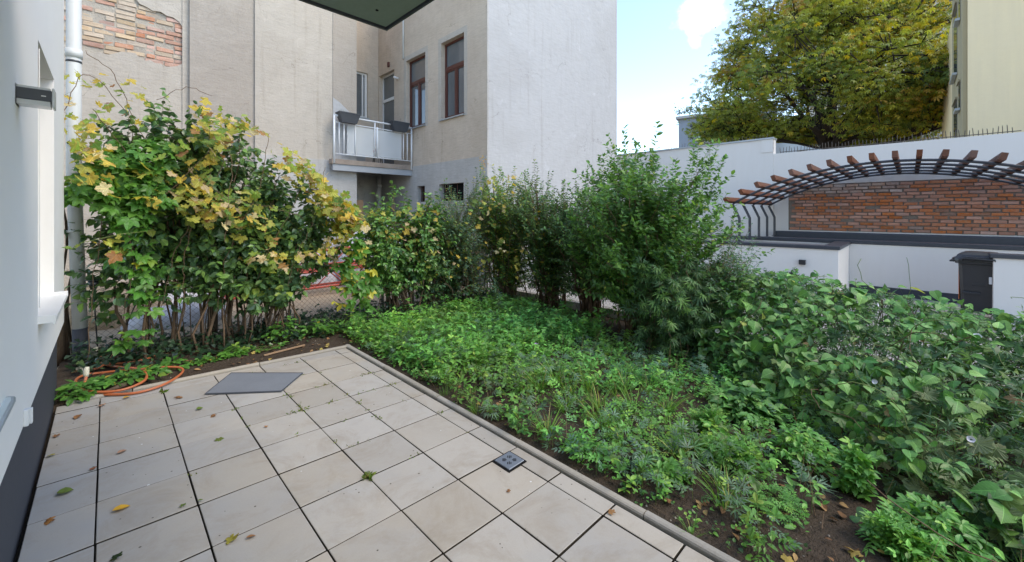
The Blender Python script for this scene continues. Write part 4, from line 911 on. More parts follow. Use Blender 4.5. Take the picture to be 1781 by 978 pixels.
def smooth_path(P, n=8):
    P = [Vector(p) for p in P]; out = []
    for i in range(len(P)-1):
        a, b, c, d = P[max(i-1, 0)], P[i], P[i+1], P[min(i+2, len(P)-1)]
        for k in range(n):
            t = k/n; out.append(.5*((2*b)+(c-a)*t+(2*a-5*b+4*c-d)*t*t+(3*b-a-3*c+d)*t**3))
    out.append(P[-1]); return out
def twig_mass(name, a, b, r0, root, mat, mid=None):
    """many thin three-sided twigs from a to b in one mesh"""
    a = np.asarray(a); b = np.asarray(b); N = len(a)
    if not N: return
    o0 = np.array(root.location) if root else np.zeros(3); a = a-o0; b = b-o0
    d = norm(b-a); u = norm(np.cross(d, UP+.01)); w = np.cross(d, u); V = np.empty((N, 6, 3)); r = np.broadcast_to(r0, (N,))
    for k in range(3):
        t = 2.094*k; off = (u*math.cos(t)+w*math.sin(t))*r[:, None]; V[:, k] = a+off; V[:, 3+k] = b+off*.5
    F = np.array([(0, 1, 4), (0, 4, 3), (1, 2, 5), (1, 5, 4), (2, 0, 3), (2, 3, 5)]); f = (F[None]+(np.arange(N)*6)[:, None, None]).reshape(-1, 3)
    me = bpy.data.meshes.new(name); me.vertices.add(N*6); me.vertices.foreach_set('co', V.astype(np.float32).ravel())
    me.loops.add(len(f)*3); me.loops.foreach_set('vertex_index', f.astype(np.int32).ravel()); me.polygons.add(len(f))
    me.polygons.foreach_set('loop_start', (np.arange(len(f))*3).astype(np.int32)); me.materials.append(mat); me.update(calc_edges=True)
    o = bpy.data.objects.new(name, me); COL.objects.link(o); o.parent = root; o['kind'] = 'stuff'; return o

def bush(name, base, label, cat, foot, top_fn, n_st, n_tw, tw_len, per_tw, T, size, pal, mat, start=.35, upright=.6, droop=.3, base_r=.15, stem_r=.012, parts=0, vis=10,
         group=None, bark=None, rag=.25, low=.72, opposite=True, leafn=.35, seed=0, edge=.5):
    r = np.random.default_rng(seed+100); bx_, by_ = base; b0 = np.array([bx_, by_, float(gz(bx_, by_))])
    root = empty(name, tuple(b0), 0, label, cat, group)
    cx_, cy_, rx, ry = foot; bark = bark or M_bark2
    ta, tb, lp, ld, ln = [], [], [], [], []
    rest = MB()
    for s_ in range(n_st):
        an = r.uniform(0, 6.283); rr = r.uniform(0, 1)**edge; tx, ty = cx_+math.cos(an)*rx*rr, cy_+math.sin(an)*ry*rr
        h = top_fn(tx, ty)*(1-.22*rr**3)*r.uniform(low, 1.0)
        P0 = b0+np.array([r.normal(0, base_r), r.normal(0, base_r), -.02]) if base_r < 1 else np.array([tx+r.normal(0, .12), by_+r.normal(0, .12), float(gz(tx, by_))-.02])
        P2 = np.array([tx, ty, b0[2]*0+float(gz(tx, ty))+h-tw_len*upright*.6]); P1 = P0+(P2-P0)*np.array([.22, .22, .6])+np.append(r.normal(0, .04, 2), 0)
        ts = np.linspace(0, 1, 9); C_ = ((1-ts)**2)[:, None]*P0+(2*ts*(1-ts))[:, None]*P1+(ts**2)[:, None]*P2; C_[1:-1, :2] += r.normal(0, .028, (7, 2))
        loc = [tuple(p-b0) for p in C_]; rad = [stem_r*r.uniform(.6, 1.3)*(1-.72*t) for t in ts]
        rad = [stem_r*(.7+.5*(s_ % 3))*(1-.72*t) for t in ts]
        if s_ < vis: MB().tube(loc, rad, 6).build('stem', bark, root)
        else: rest.tube(loc, [q*.7 for q in rad], 4)
        for k in range(n_tw):
            t = start+(1-start)*((k+r.uniform(0, 1))/n_tw); o = (1-t)**2*P0+2*t*(1-t)*P1+t*t*P2
            out = np.array([o[0]-cx_, o[1]-cy_, 0]); out /= max(np.linalg.norm(out), .15); out[:2] *= .55
            up_ = upright*(.45+.75*t); d = out+np.array([0, 0, up_])+r.normal(0, .5, 3)*np.array([1, 1, .6]); d /= np.linalg.norm(d)
            if k == n_tw-1: d = np.array([out[0]*.3, out[1]*.3, 1.])+r.normal(0, .15, 3); d /= np.linalg.norm(d)
            L_ = tw_len*r.uniform(1-2*rag, 1+2*rag); e_ = o+d*L_-np.array([0, 0, .12*L_*L_]); m_ = (o+e_)/2+np.array([0, 0, .04*L_])
            ta += [o, m_]; tb += [m_, e_]
            side = np.cross(d, UP); side /= max(np.linalg.norm(side), 1e-3); oth = np.cross(side, d)
            npr = per_tw//2 if opposite else per_tw
            for j in range(npr):
                f = .12+.88*(j+.5)/npr; p = o+(e_-o)*f; ph = (j % 2)*1.57+r.uniform(-.3, .3)+(0 if opposite else j*2.4)
                for sg in ((1, -1) if opposite else (1,)):
                    v = (side*math.cos(ph*.55)+oth*math.sin(ph*.55))*sg*.85+d*.55*(1 if f < .9 else 2)-UP*droop+r.normal(0, .18, 3)
                    lp.append(p); ld.append(v); ln.append(UP*.85+out*.5+r.normal(0, leafn, 3))
    lp = np.array(lp); ld = norm(np.array(ld)); ln = np.array(ln); N = len(lp)
    if rest.v:
        o = rest.build('branches', bark, root); o['kind'] = 'stuff'
    twig_mass('twigs', ta, tb, .0022, root, bark)
    sc = size*r.uniform(.6, 1.25, N); dist = np.linalg.norm(lp-EYEA, axis=1)
    emit(root, T, lp, ld, ln, sc, pal, mat, parts, score=1/dist)
    return root

def interp(xs_, zs_): return lambda x, y=0: float(np.interp(x, xs_, zs_))
hedge_top = interp([-.3, -.15, .06, .5, .82, 1.11, 1.5, 1.93, 2.25, 2.68], [2.25, 2.55, 2.80, 2.92, 2.90, 2.80, 2.68, 2.30, 1.95, 1.6])

# --- three lilac-like bushes of the tall hedge at the fence
def hedge_bush(x0, x1, bx_, lab, seed, n_st, parts, dens=1.):
    return bush('hedge_shrub', (bx_, 6.05), lab, 'shrub', ((x0+x1)/2, 6.12, (x1-x0)/2*1.08, .34), hedge_top, n_st, 27, .31, 12, [T_round, T_ov], .088, PAL_LILAC, L_gloss, start=.30, upright=.5, droop=.75, base_r=.16,
                stem_r=.012, parts=parts, vis=6, group='tall shrubs grown into the left hedge', opposite=False, seed=seed, edge=.7, low=.62, leafn=.5)
hedge_bush(-.02, .80, .42, 'tall shrub nearest the drainpipe with thin bare trunks, overgrown by creeper', 1, 19, 150)
hedge_bush(.55, 1.55, 1.0, 'tall dense dark green shrub in the middle of the left hedge', 2, 22, 150)
hedge_bush(1.35, 2.5, 1.55, 'sloping end shrub of the tall left hedge with many brown stems', 3, 26, 150)
e = empty('old_trunk', (.95, 6.35, 0), 0, 'thick brown trunk standing in the left hedge behind the thin stems', 'tree trunk')
MB().tube([(0, 0, -.05), (.02, 0, .7), (-.03, .03, 1.4), (.02, .0, 2.3)], [.06, .05, .045, .02], 9).build('trunk', M_bark, e); MB().tube([(-.01, .0, 1.0), (.2, -.05, 1.5), (.35, -.1, 2.1)], [.035, .028, .012], 7).build('limb', M_bark, e)

# --- climbing plants on top of them
def surf_leaves(n, xr, zf, y0, r, depth=.12):
    x = r.uniform(*xr, n); zt = np.array([zf(v)[1] for v in x]); zb = np.array([zf(v)[0] for v in x]); f = r.uniform(0, 1, n); z = zb+(zt-zb)*f
    top = np.clip((z-(zt-.25))/.25, 0, 1); y = y0-.30*np.sqrt(np.clip(1-top*.8, 0, 1))+r.normal(0, depth, n)+.25*top
    return np.stack([x, y, z], 1)
def vine(name, loc, lab, cat, pos, T, size, pal, mat, parts, r, runners, group=None, down=.9):
    root = empty(name, loc, 0, lab, cat, group); n = len(pos)
    d = np.stack([r.normal(0, .7, n), -.7+r.normal(0, .35, n), -down*.55+r.normal(0, .45, n)], 1); nn = np.stack([r.normal(0, .5, n), -.40+r.normal(0, .4, n), .85+r.normal(0, .35, n)], 1)
    emit(root, T, pos, norm(d), nn, size*r.uniform(.6, 1.25, n), pal, mat, parts, score=size*r.uniform(.6, 1.25, n)/np.linalg.norm(pos-EYEA, axis=1))
    # petioles
    twig_mass('leaf_stalks', pos, pos+np.stack([r.normal(0, .03, n), r.uniform(.0, .08, n), r.uniform(.0, .06, n)], 1), .0014, root, M_tend)
    for pts in runners:
        sp_ = smooth_path([np.array(p)-np.array(loc) for p in pts], 6); sp_ = [q_+Vector(r.normal(0, .008, 3)) for q_ in sp_]
        MB().tube(sp_, [.0032]*(len(sp_)-1)+[.0015], 5).build('runner', M_bark2, root)
    return root
r = np.random.default_rng(21)
zf = lambda x: (1.15+.25*math.sin(x*3), hedge_top(x)+.02)
pos = surf_leaves(1750, (-.22, 2.55), zf, 5.90, r, .17)
keep = (vnoise(pos[:, 0], pos[:, 2], 33, 4.2)+.6*vnoise(pos[:, 0], pos[:, 2], 34, 11) > .03) | (pos[:, 0] > 2.1); pos = pos[keep]; pos = pos[(pos[:, 0] > -.02) | (pos[:, 2] > 1.8)]
dr_ = np.stack([r.uniform(2.2, 4.0, 110), r.uniform(5.7, 6.1, 110), r.uniform(.9, 1.75, 110)], 1); pos = np.vstack([pos, dr_])
rn = [[(x0, 5.95, .1)]+[(x0+sl*k+.05*math.sin(k*1.4+x0), 5.72-.02*k+.03*math.cos(k), .1+.36*k) for k in range(1, n_)] for x0, sl, n_ in ((.75, .10, 8), (.5, .05, 8), (1.1, .12, 7), (1.5, .1, 7), (.2, .12, 7))]
rn += [[(-.1, 5.6, 1.3), (.2, 5.55, 1.62), (.5, 5.5, 1.9), (.8, 5.55, 2.3), (1.0, 5.7, 2.55)], [(.6, 5.5, 2.1), (.95, 5.45, 1.8), (1.4, 5.5, 1.7), (1.8, 5.6, 1.55)], [(1.9, 5.75, 2.2), (2.3, 5.75, 1.8), (2.9, 5.8, 1.55), (3.5, 5.85, 1.35)],
       [(-.1, 5.4, 2.6), (.1, 5.6, 2.3), (.35, 5.6, 2.0)], [(.9, 5.55, 2.5), (1.0, 5.45, 2.2), (.95, 5.4, 1.7), (.93, 5.42, 1.3)], [(.4, 5.8, 2.85), (.62, 5.7, 3.02), (.85, 5.7, 2.98)]]
vine('grape_vine', (.75, 5.95, 0), 'yellowing grape vine with large lobed leaves sprawling over the tall left hedge', 'vine', pos, T_grape, .108, PAL_VINE, L_aut, 300, r, rn)
# bright green creeper near the drainpipe
pos = surf_leaves(600, (-.33, .5), lambda x: (1.62 if x < 0 else 1.5+.3*x, hedge_top(x)-.42), 5.88, r, .07)
pos = pos[(pos[:, 0] > -.06) | (pos[:, 2] > 1.75)]; pos = pos[pos[:, 0] < .10+.42*r.uniform(0, 1, len(pos))+.1]
hang = np.stack([.17+r.normal(0, .08, 70), 5.62+r.normal(0, .04, 70), r.uniform(.25, 1.6, 70)], 1); hang[:, 0] += .10*np.sin(hang[:, 2]*2)
pos = np.vstack([pos, hang])
vine('creeper', (-.15, 5.95, 0), 'bright green five-leaved creeper hanging down beside the drainpipe', 'creeper', pos, [T_creeper], .098, PAL_CREEP, L_plain, 300, r,
     [[(.10, 5.75, .2), (.12, 5.66, .6), (.20, 5.62, 1.1), (.12, 5.6, 1.6), (.05, 5.65, 2.2)], [(-.12, 5.7, .2), (-.1, 5.7, .9), (-.02, 5.66, 1.7)]])
pos = np.stack([2.42+r.normal(0, .16, 90), 5.72+r.normal(0, .06, 90), r.uniform(.12, 1.35, 90)], 1); pos[:, 0] += .12*(1.3-pos[:, 2])
vine('creeper', (2.4, 5.9, -.08), 'bright green creeper hanging at the right end of the tall hedge', 'creeper', pos, [T_creeper, T_three], .13, PAL_CREEP, L_plain, 90, r, [[(2.5, 5.8, .1), (2.45, 5.76, .7), (2.4, 5.75, 1.4)]])
e_ = np.stack([r.uniform(-.35, .3, 40), r.uniform(5.5, 5.8, 40), r.uniform(2.45, 3.0, 40)], 1)
vine('grape_vine', (-.2, 5.8, 2.3), 'few yellow green vine leaves on bare shoots against the wall above the hedge', 'vine', e_, T_grape, .075, PAL_VINE, L_aut, 40, r, [[(-.3, 5.5, 2.5), (-.15, 5.6, 2.95), (.05, 5.7, 2.8), (.3, 5.8, 2.4)], [(.2, 5.7, 2.6), (.05, 5.6, 3.0), (-.15, 5.5, 3.15)]])
# the single tendril that reaches across the house corner
rt_ = empty('vine_shoot', (.35, 5.5, 1.45), 0, 'single thin vine shoot reaching across the house corner to the window sill', 'vine')
MB().tube([(0, 0, 0), (-.25, -.22, -.02), (-.5, -.6, -.07), (-.545, -.98, -.10)], [.004, .003, .003, .002], 5).build('shoot', M_tend, rt_)
pos = np.array([(-.19, 4.62, 1.36), (-.16, 4.75, 1.38), (-.08, 4.95, 1.385), (.1, 5.28, 1.42)]); emit(rt_, T_grape, pos, norm(r.normal(size=(4, 3))+[0, 0, -.4]), r.normal(size=(4, 3))+[0, -1, 1], np.array([.05, .04, .03, .06]), PAL_VINE, L_aut, 4)

# --- lower shrubs along the fence
mid_top = interp([2.5, 2.9, 3.3, 3.8, 4.3, 4.8, 5.4, 6], [1.4, 1.9, 2.15, 2.25, 2.15, 2.25, 2.5, 2.8])
bush('shrub', (3.45, 6.1), 'glossy green shrub with brown stems right of the tall hedge, under the balcony', 'shrub', (3.5, 6.05, .85, .42), mid_top, 46, 17, .30, 14, [T_ov], .078, PAL_SHRUB+[(2, (.13, .24, .06))], L_gloss, start=.30, droop=.5, base_r=.13, stem_r=.016, parts=150, group='shrubs along the wire fence', opposite=False, seed=5)
bush('shrub', (4.75, 6.05), 'thin airy grey green shrub with tiny leaves in front of the building corner', 'shrub', (4.7, 6.05, .80, .42), lambda x, y: mid_top(x, y)+.1, 60, 20, .36, 18, [T_ov4], .046, PAL_GREY+[(3, (.12, .20, .05)), (1.5, (.28, .30, .07))], L_plain, start=.12, droop=.2, base_r=.18, stem_r=.009, parts=0, group='shrubs along the wire fence', seed=6, upright=.8)
bush('shrub', (4.2, 6.2), 'dark leafy shrub low in the fence line between taller shrubs', 'shrub', (4.1, 5.95, .75, .4), lambda x, y: 1.55, 34, 14, .28, 12, [T_ov], .07, PAL_DARK, L_gloss, start=.15, droop=.5, base_r=.15, stem_r=.012, parts=60, group='shrubs along the wire fence', opposite=False, seed=7)
cor_top = lambda x, y: float(np.interp(y, [1.6, 3.0, 4.0, 4.7, 5.4, 6.0, 6.9], [2.3, 2.3, 2.3, 2.45, 2.65, 2.8, 2.65]))
bush('shrub', (5.85, 6.0), 'tall green shrub mixed with yellow leaves before the white gable corner', 'shrub', (5.7, 5.95, .78, .72), cor_top, 70, 20, .34, 18, [T_ov4], .062, PAL_SHRUB+[(3.5, (.30, .34, .06))], L_plain, start=.12, base_r=.16, stem_r=.014, parts=60, group='shrubs along the wire fence', seed=8, upright=.8)
bush('shrub', (6.05, 4.95), 'dark green shrub with tiny leaves in the middle before the white gable', 'shrub', (5.85, 5.0, .70, .78), cor_top, 74, 20, .34, 18, [T_ov4], .058, PAL_DARK+[(6, (.10, .20, .05)), (1.2, (.28, .32, .06))], L_plain, start=.15, base_r=.12, stem_r=.015, parts=60, group='shrubs along the wire fence', seed=9, upright=.7)
bush('shrub', (6.05, 4.05), 'dark dense shrub on a pale stem just left of the biggest shrub', 'shrub', (5.9, 4.0, .66, .80), cor_top, 66, 20, .32, 18, [T_ov4], .060, PAL_DARK+[(6, (.09, .18, .045))], L_plain, start=.2, base_r=.09, stem_r=.02, parts=60, group='shrubs along the wire fence', seed=10)
big_top = lambda x, y: 2.98-.12*((x-5.5)**2+(y-2.8)**2)
bush('big_shrub', (5.52, 2.82), 'biggest shrub, bright green with upright leafy shoots and clustered stems', 'shrub', (5.5, 2.62, 1.16, 1.22), big_top, 72, 20, .46, 24, [T_ov4, T_ov], .074, PAL_SHRUB+[(2, (.09, .20, .035))], L_plain, start=.24, upright=.95, droop=.05, base_r=.10, stem_r=.013, parts=300, vis=22, seed=12, rag=.35, edge=.5, low=.48)
bush('shrub', (5.25, 2.2), 'low dark shrub with narrow fingered leaves under the biggest shrub', 'shrub', (5.15, 2.1, .62, .55), lambda x, y: 1.35-.5*abs(y-2.2), 30, 13, .26, 10, [T_star], .10, PAL_DARK+[(4, (.05, .12, .045))], L_plain, start=.08, droop=.4, base_r=.22, stem_r=.009, parts=200, opposite=False, seed=13)
bush('shrub', (5.55, 1.85), 'slender leaning shrub with pale small leaves at the right flank of the biggest shrub', 'shrub', (5.7, 1.7, .45, .42), lambda x, y: 1.75, 16, 12, .34, 14, [T_ov4], .045, PAL_GREY+[(2, (.12, .2, .06))], L_plain, start=.3, base_r=.15, stem_r=.008, seed=14)
# yellow vine climbing the corner shrubs
pos = np.stack([r.uniform(5.2, 6.0, 230), r.uniform(5.1, 6.3, 230), r.uniform(.5, 2.35, 230)], 1); pos = pos-np.array([.45, .45, 0])*r.uniform(.3, 1, (230, 1))
pos[:60] = np.stack([r.uniform(3.3, 5.2, 60), r.uniform(5.62, 5.8, 60), r.uniform(.5, 1.9, 60)], 1)
vine('grape_vine', (5.3, 5.6, -.15), 'yellow green vine trailing over the shrubs before the building corner', 'vine', pos, T_grape, .085, PAL_VINE, L_aut, 160, r,
     [[(5.2, 5.3, .2), (5.15, 5.2, .8), (5.25, 5.25, 1.5), (5.3, 5.4, 2.2)], [(4.0, 5.7, 1.3), (4.5, 5.65, .95), (4.9, 5.6, .9)], [(3.0, 5.8, 1.6), (3.5, 5.7, 1.3), (4.0, 5.65, 1.05)]])
# wispy shoots with an orange tip
e = bush('tall_weed', (5.25, 6.0), 'wispy tall shoots with an orange flower spike above the shrubs', 'plant', (5.35, 6.0, .35, .2), lambda x, y: 2.75, 9, 9, .16, 8, [T_ov4], .035, PAL_GREY+[(2, (.1, .17, .04))], L_plain, start=.55, base_r=.12, stem_r=.006, seed=16, rag=.2)
pos = np.stack([5.2+r.normal(0, .03, 50), 5.95+r.normal(0, .03, 50), r.uniform(2.5, 2.74, 50)], 1)-0
emit(e, T_ov4, pos, r.normal(size=(50, 3)), r.normal(size=(50, 3)), r.uniform(.02, .04, 50), [(1, (.6, .35, .03))], L_plain, mass='flower_spike', mass_kind=None)

# --- bindweed-covered hedge on the right-hand fence
def xf(y): return np.clip(3.35+.88*y, 2.9, 5.05)
def mound(x, y):
    f = np.clip((x-xf(y))/np.maximum(5.75-xf(y), .3), 0, 1); back = np.clip((6.5-x)/.35, 0, 1)
    return gz(x, y)+(.10+(.97-.13*np.clip(1.4-y, 0, 1)+.045*np.sin(y*2.3)-.07*np.clip(-y, 0, 2))*f**.62*back)*(f > 0)
def mound_pts(n, r, yr=(-2.2, 2.5), deep=.0, bias=1.):
    y = r.uniform(*yr, n); f = r.uniform(0, 1, n)**bias; x = xf(y)+(6.45-xf(y))*f; z0 = gz(x, y); h = mound(x, y)-z0
    z = z0+h*(1-deep*r.uniform(0, 1, n)**1.3)+.05*vnoise(x, y, 51, 6)+r.normal(0, .025, n); return np.stack([x, y, np.maximum(z, z0+.02)], 1)
r = np.random.default_rng(31)
bh = empty('bindweed_hedge', (5.9, .6, float(gz(5.9, .6))), 0, 'right-hand fence buried under bindweed with large heart leaves and white trumpet flowers', 'bindweed')
p = np.vstack([mound_pts(2800, r, deep=.25), mound_pts(1300, r, deep=.7)]); p = p[vnoise(p[:, 0], p[:, 1], 52, 4.5)+.5*vnoise(p[:, 1], p[:, 2], 53, 9) > -.14]; p[:, 2] += .05+np.abs(r.normal(0, .03, len(p)))
nrm = np.stack([-.12+r.normal(0, .34, len(p)), -.08+r.normal(0, .34, len(p)), 1.0+r.normal(0, .15, len(p))], 1)
d = np.stack([-.7+r.normal(0, .7, len(p)), -.15+r.normal(0, .8, len(p)), -.16+r.normal(0, .2, len(p))], 1); hang = r.uniform(0, 1, len(p)) < .22; d[hang, 2] = -.9; nrm[hang] += np.array([-.8, -.5, -.5])
emit(bh, [T_heart, T_heart2, T_heart], p, norm(d), nrm, .105*r.uniform(.5, 1.0, len(p))*r.choice([.8, 1.0, 1.4], len(p), p=[.35, .4, .25])*np.clip(np.linalg.norm(p-EYEA, axis=1)/3.6, .6, 1), PAL_BIND, L_big, 300, mass='leaves')
twig_mass('leaf_stalks', p, p+np.stack([r.normal(.03, .04, len(p)), r.normal(0, .04, len(p)), -r.uniform(.03, .12, len(p))], 1), .0015, bh, M_tend)
q = mound_pts(300, r, deep=.25); q[:, 2] += .04
emit(bh, [T_grape[0], T_grape[1], T_creeper], q, norm(np.stack([-.7+r.normal(0, .6, len(q)), r.normal(0, .6, len(q)), -.2+r.normal(0, .3, len(q))], 1)), np.stack([-.2+r.normal(0, .4, len(q)), r.normal(0, .4, len(q)), 1+r.normal(0, .15, len(q))], 1), .085*r.uniform(.6, 1.3, len(q)),
     [(5, (.10, .22, .055)), (2, (.18, .28, .08)), (.25, (.30, .20, .09))], L_plain, 0, mass='mixed_leaves')
def squiggle(st, n, r, step=.09, up_=.0):
    p = np.array(st); d = norm(r.normal(size=3)*[1, 1, .3]+[0, 0, up_]); out = [tuple(p)]
    for k in range(n): d = norm(d+r.normal(0, .35, 3)); p = p+d*step; p[2] = max(p[2], mound(p[0], p[1])-.1); out.append(tuple(p))
    return out
for k in range(40):
    st = mound_pts(1, r)[0]; MB().tube([tuple(np.array(q)-np.array(bh.location)) for q in squiggle(st, 9, r, .08, .3 if k < 26 else .8)], .0028, 4).build('tendril', M_tend if k % 3 else M_bark2, bh)
fl = mound_pts(13, r, yr=(-1.2, 2.4)); fm = MB().add(T_trump[0].tolist(), [tuple(f) for f in T_trump[1].tolist()], True).mesh('flower', M_petal)
for q in fl:
    dd = Vector((-.6+r.normal(0, .4), -.5+r.normal(0, .4), .5+r.normal(0, .3))); s_ = r.uniform(.036, .052)
    inst('flower', fm, bh, tuple(q+np.array([0, 0, .03])-np.array(bh.location)), dd.to_track_quat('Z', 'Y').to_euler(), (s_, s_, s_*.8))
# dark filling shrub inside
hs_ = empty('hedge_understorey', (5.0, .2, float(gz(5, .2))), 0, 'dark narrow leaved shrub showing between the bindweed leaves on the right', 'shrub')
p = np.vstack([mound_pts(7500, r, deep=.9), mound_pts(5200, r, deep=.12)]); d = norm(np.stack([-.5+r.normal(0, .6, len(p)), r.normal(0, .6, len(p)), .1+r.normal(0, .5, len(p))], 1)); nrm = np.stack([-.3+r.normal(0, .4, len(p)), r.normal(0, .4, len(p)), .8+r.normal(0, .3, len(p))], 1)
emit(hs_, [T_ov4, T_star, T_lance, T_lance, T_pinn], p, d, nrm, .078*r.uniform(.5, 1.4, len(p)), PAL_DARK+[(4, (.05, .11, .035)), (1, (.12, .2, .05))], L_plain, 200)
a = mound_pts(260, r, deep=.1); b = np.stack([a[:, 0]+r.normal(.2, .2, 260), a[:, 1]+r.normal(0, .2, 260), gz(a[:, 0], a[:, 1])], 1); twig_mass('stems', a, b, .004, hs_, M_bark2)
# sprigs sticking out of the top
bush('shrub', (5.9, .9), 'small leafy shoots rising above the bindweed near the white enclosure wall', 'shrub', (5.9, .8, .4, 1.1), lambda x, y: 1.02, 26, 8, .2, 12, [T_ov4], .045, PAL_SHRUB, L_plain, start=.5, base_r=.5, stem_r=.006, seed=18, vis=4)
bush('shrub', (5.6, -.6), 'leafy shoots in the right-hand hedge below the wheeled bin', 'shrub', (5.6, -.6, .45, 1.2), lambda x, y: .92, 30, 8, .2, 12, [T_lance, T_ov4], .07, PAL_SHRUB, L_plain, start=.4, base_r=.5, stem_r=.006, seed=19, vis=4)
# pale vine in the right foreground
gvr = np.random.default_rng(41)
p = []
for _ in range(150):
    y = gvr.uniform(-1.5, .25); f = gvr.uniform(0, .55); x = xf(y)+.05+f*1.6; p.append((x, y, float(mound(x, y))-gvr.uniform(-.03, .22)))
p = np.array(p); n = len(p)
gv = empty('pale_vine', (3.7, -.5, float(gz(3.7, -.5))), 0, 'pale green vine with broad dusty lobed leaves in the lower right corner', 'vine')
emit(gv, T_grape, p, norm(np.stack([-.8+gvr.normal(0, .5, n), gvr.normal(0, .6, n), -.35+gvr.normal(0, .25, n)], 1)), np.stack([-.25+gvr.normal(0, .35, n), -.1+gvr.normal(0, .35, n), .95+gvr.normal(0, .2, n)], 1), .125*gvr.uniform(.6, 1.25, n), PAL_PALEV, L_big, n)
for k in range(12):
    st = p[gvr.integers(0, n)]; MB().tube([tuple(np.array(q)-np.array(gv.location)) for q in squiggle(st, 8, gvr, .10)], .003, 5).build('runner', M_bark2 if k % 2 else M_tend, gv)

# --- ground cover
def ground_pts(n, r, dens, box=(2.2, 6.2, -1.8, 5.9)):
    x = r.uniform(box[0], box[1], n); y = r.uniform(box[2], box[3], n); k = r.uniform(0, 1, n) < dens(x, y); return x[k], y[k]
def lush(x, y):
    """how thickly weeds cover the soil"""
    n1 = vnoise(x, y, 61, 1.8); n2 = vnoise(x, y, 62, 6)
    d = 1.05+.8*n1+.8*n2
    bare1 = np.exp(-(((x-2.75)/.55)**2+((y-.35)/.8)**2)); bare2 = np.exp(-(((x-5.6)/.8)**2+((y-3.7)/1.3)**2)); bare3 = np.exp(-(((x-3.4)/.5)**2+((y-1.25)/.25)**2))
    bare4 = np.exp(-(((x-2.6)/.28)**2+((y-1.9)/.45)**2))
    edge = np.clip((x-2.17)/.12, 0, 1)
    d = d-1.0*bare1-1.5*bare2-.8*bare3-1.0*bare4
    d = np.where(x > xf(y)+.7, d*.5, d); d = np.where(y > 5.5, d*.3, d)
    return np.clip(d, 0, 1)*edge
r = np.random.default_rng(71)
def weed_layer(name, n, T, size, pal, mat, dens, hgt, per, spread, label, up_=.3, box=(2.2, 6.2, -1.8, 5.9), flat=.25, stalks=False, kindlabel='weeds', lean=.7):
    x, y = ground_pts(n, r, dens, box); N = len(x); rp = lambda a: np.repeat(a, per)
    hh = hgt*r.uniform(.4, 1.2, N); X, Y, Hh = rp(x), rp(y), rp(hh); t = r.uniform(.15, 1, N*per); an = r.uniform(0, 6.283, N*per)
    sp_ = spread*r.uniform(.2, 1, N*per); px_ = X+np.cos(an)*sp_; py_ = Y+np.sin(an)*sp_; pz = soil_z(X, Y)+Hh*t+.004
    pos = np.stack([px_, py_, pz], 1); d = np.stack([np.cos(an)*lean, np.sin(an)*lean, up_+r.normal(0, .25, N*per)], 1)+r.normal(0, .15, (N*per, 3))
    nn = np.stack([r.normal(0, flat, N*per)-.15, r.normal(0, flat, N*per), np.ones(N*per)], 1)
    if per > 1 or stalks:
        base = np.stack([X, Y, pz-Hh*.35], 1)
    patchy = np.repeat(1+.6*vnoise(x, y, 90+len(name), 2.4)+.25*vnoise(x, y, 91, 7)+r.normal(0, .12, N), per)
    tt = np.clip(pick(pal, N*per)*patchy[:, None]*np.stack([1+.35*np.repeat(vnoise(x, y, 95, 1.6), per), np.ones(N*per), 1-.2*np.repeat(vnoise(x, y, 95, 1.6), per)], 1), .004, 1)
    o = emit(None, T, pos, norm(d), nn, size*r.uniform(.55, 1.3, N*per), pal, mat, 0, mass=name, tints=tt)
    objs = [q for q in bpy.data.objects if q.name.split('.')[0] == name]
    for q in objs: tag(q, label, kindlabel, None, 'stuff')
    if stalks: 
        s_ = twig_mass(name+'_stalks', np.stack([x, y, soil_z(x, y)], 1), np.stack([x+r.normal(0, .01, N), y+r.normal(0, .01, N), soil_z(x, y)+hh], 1), .002, None, M_tend)
        if s_: tag(s_, 'thin green stalks of the '+kindlabel, 'stalks', None, 'stuff')
    return o
low_d = lambda x, y: lush(x, y)
weed_layer('clover_carpet', 13000, [T_round], .026, PAL_BRIGHT+[(3, (.045, .11, .035))], L_plain, lambda x, y: lush(x, y)*np.clip(.55+1.6*vnoise(x, y, 64, 3), 0, 1), .06, 4, .035, 'small round leaved ground cover on the soil beside the kerb', kindlabel='ground cover')
weed_layer('leafy_weeds', 3600, [T_three, T_ov], .05, PAL_BRIGHT+[(2, (.1, .2, .05))], L_plain, lambda x, y: lush(x, y)*(.15+.85*((y > 2.4)|(vnoise(x, y, 65, 3) > .1))), .17, 7, .06, 'leafy green weeds growing thickly beyond the kerb', stalks=True)
weed_layer('feathery_weeds', 1700, [T_pinn], .085, PAL_BRIGHT+PAL_GREY, L_plain, lambda x, y: lush(x, y)*np.clip(.4+2*vnoise(x, y, 66, 2.5), 0, 1), .14, 6, .05, 'feathery divided leaves of low weeds', stalks=True)
weed_layer('grey_weeds', 900, [T_star], .066, PAL_GREY, L_plain, lambda x, y: lush(x, y)*np.clip(.25+2*vnoise(x, y, 67, 2.1)+.5*np.exp(-((y-2.3)/.8)**2), 0, 1), .22, 8, .05, 'grey green weeds with narrow fingered leaves', stalks=True, kindlabel='grey weeds')
weed_layer('tall_weeds', 900, [T_ov, T_lance, T_three], .062, PAL_BRIGHT, L_plain, lambda x, y: lush(x, y)*(y > 3.2), .30, 12, .06, 'taller green weeds near the far corner of the kerb', stalks=True, box=(2.3, 5.2, 3.0, 5.7), kindlabel='tall weeds')
weed_layer('creeping_bindweed', 1500, [T_heart, T_heart2], .068, PAL_BIND, L_big, lambda x, y: lush(x, y)*np.clip(1.3-np.abs(x-xf(y)+.35)/.75, 0, 1), .11, 1, .02, 'heart leaved bindweed creeping over the weeds', up_=-.05, kindlabel='bindweed')
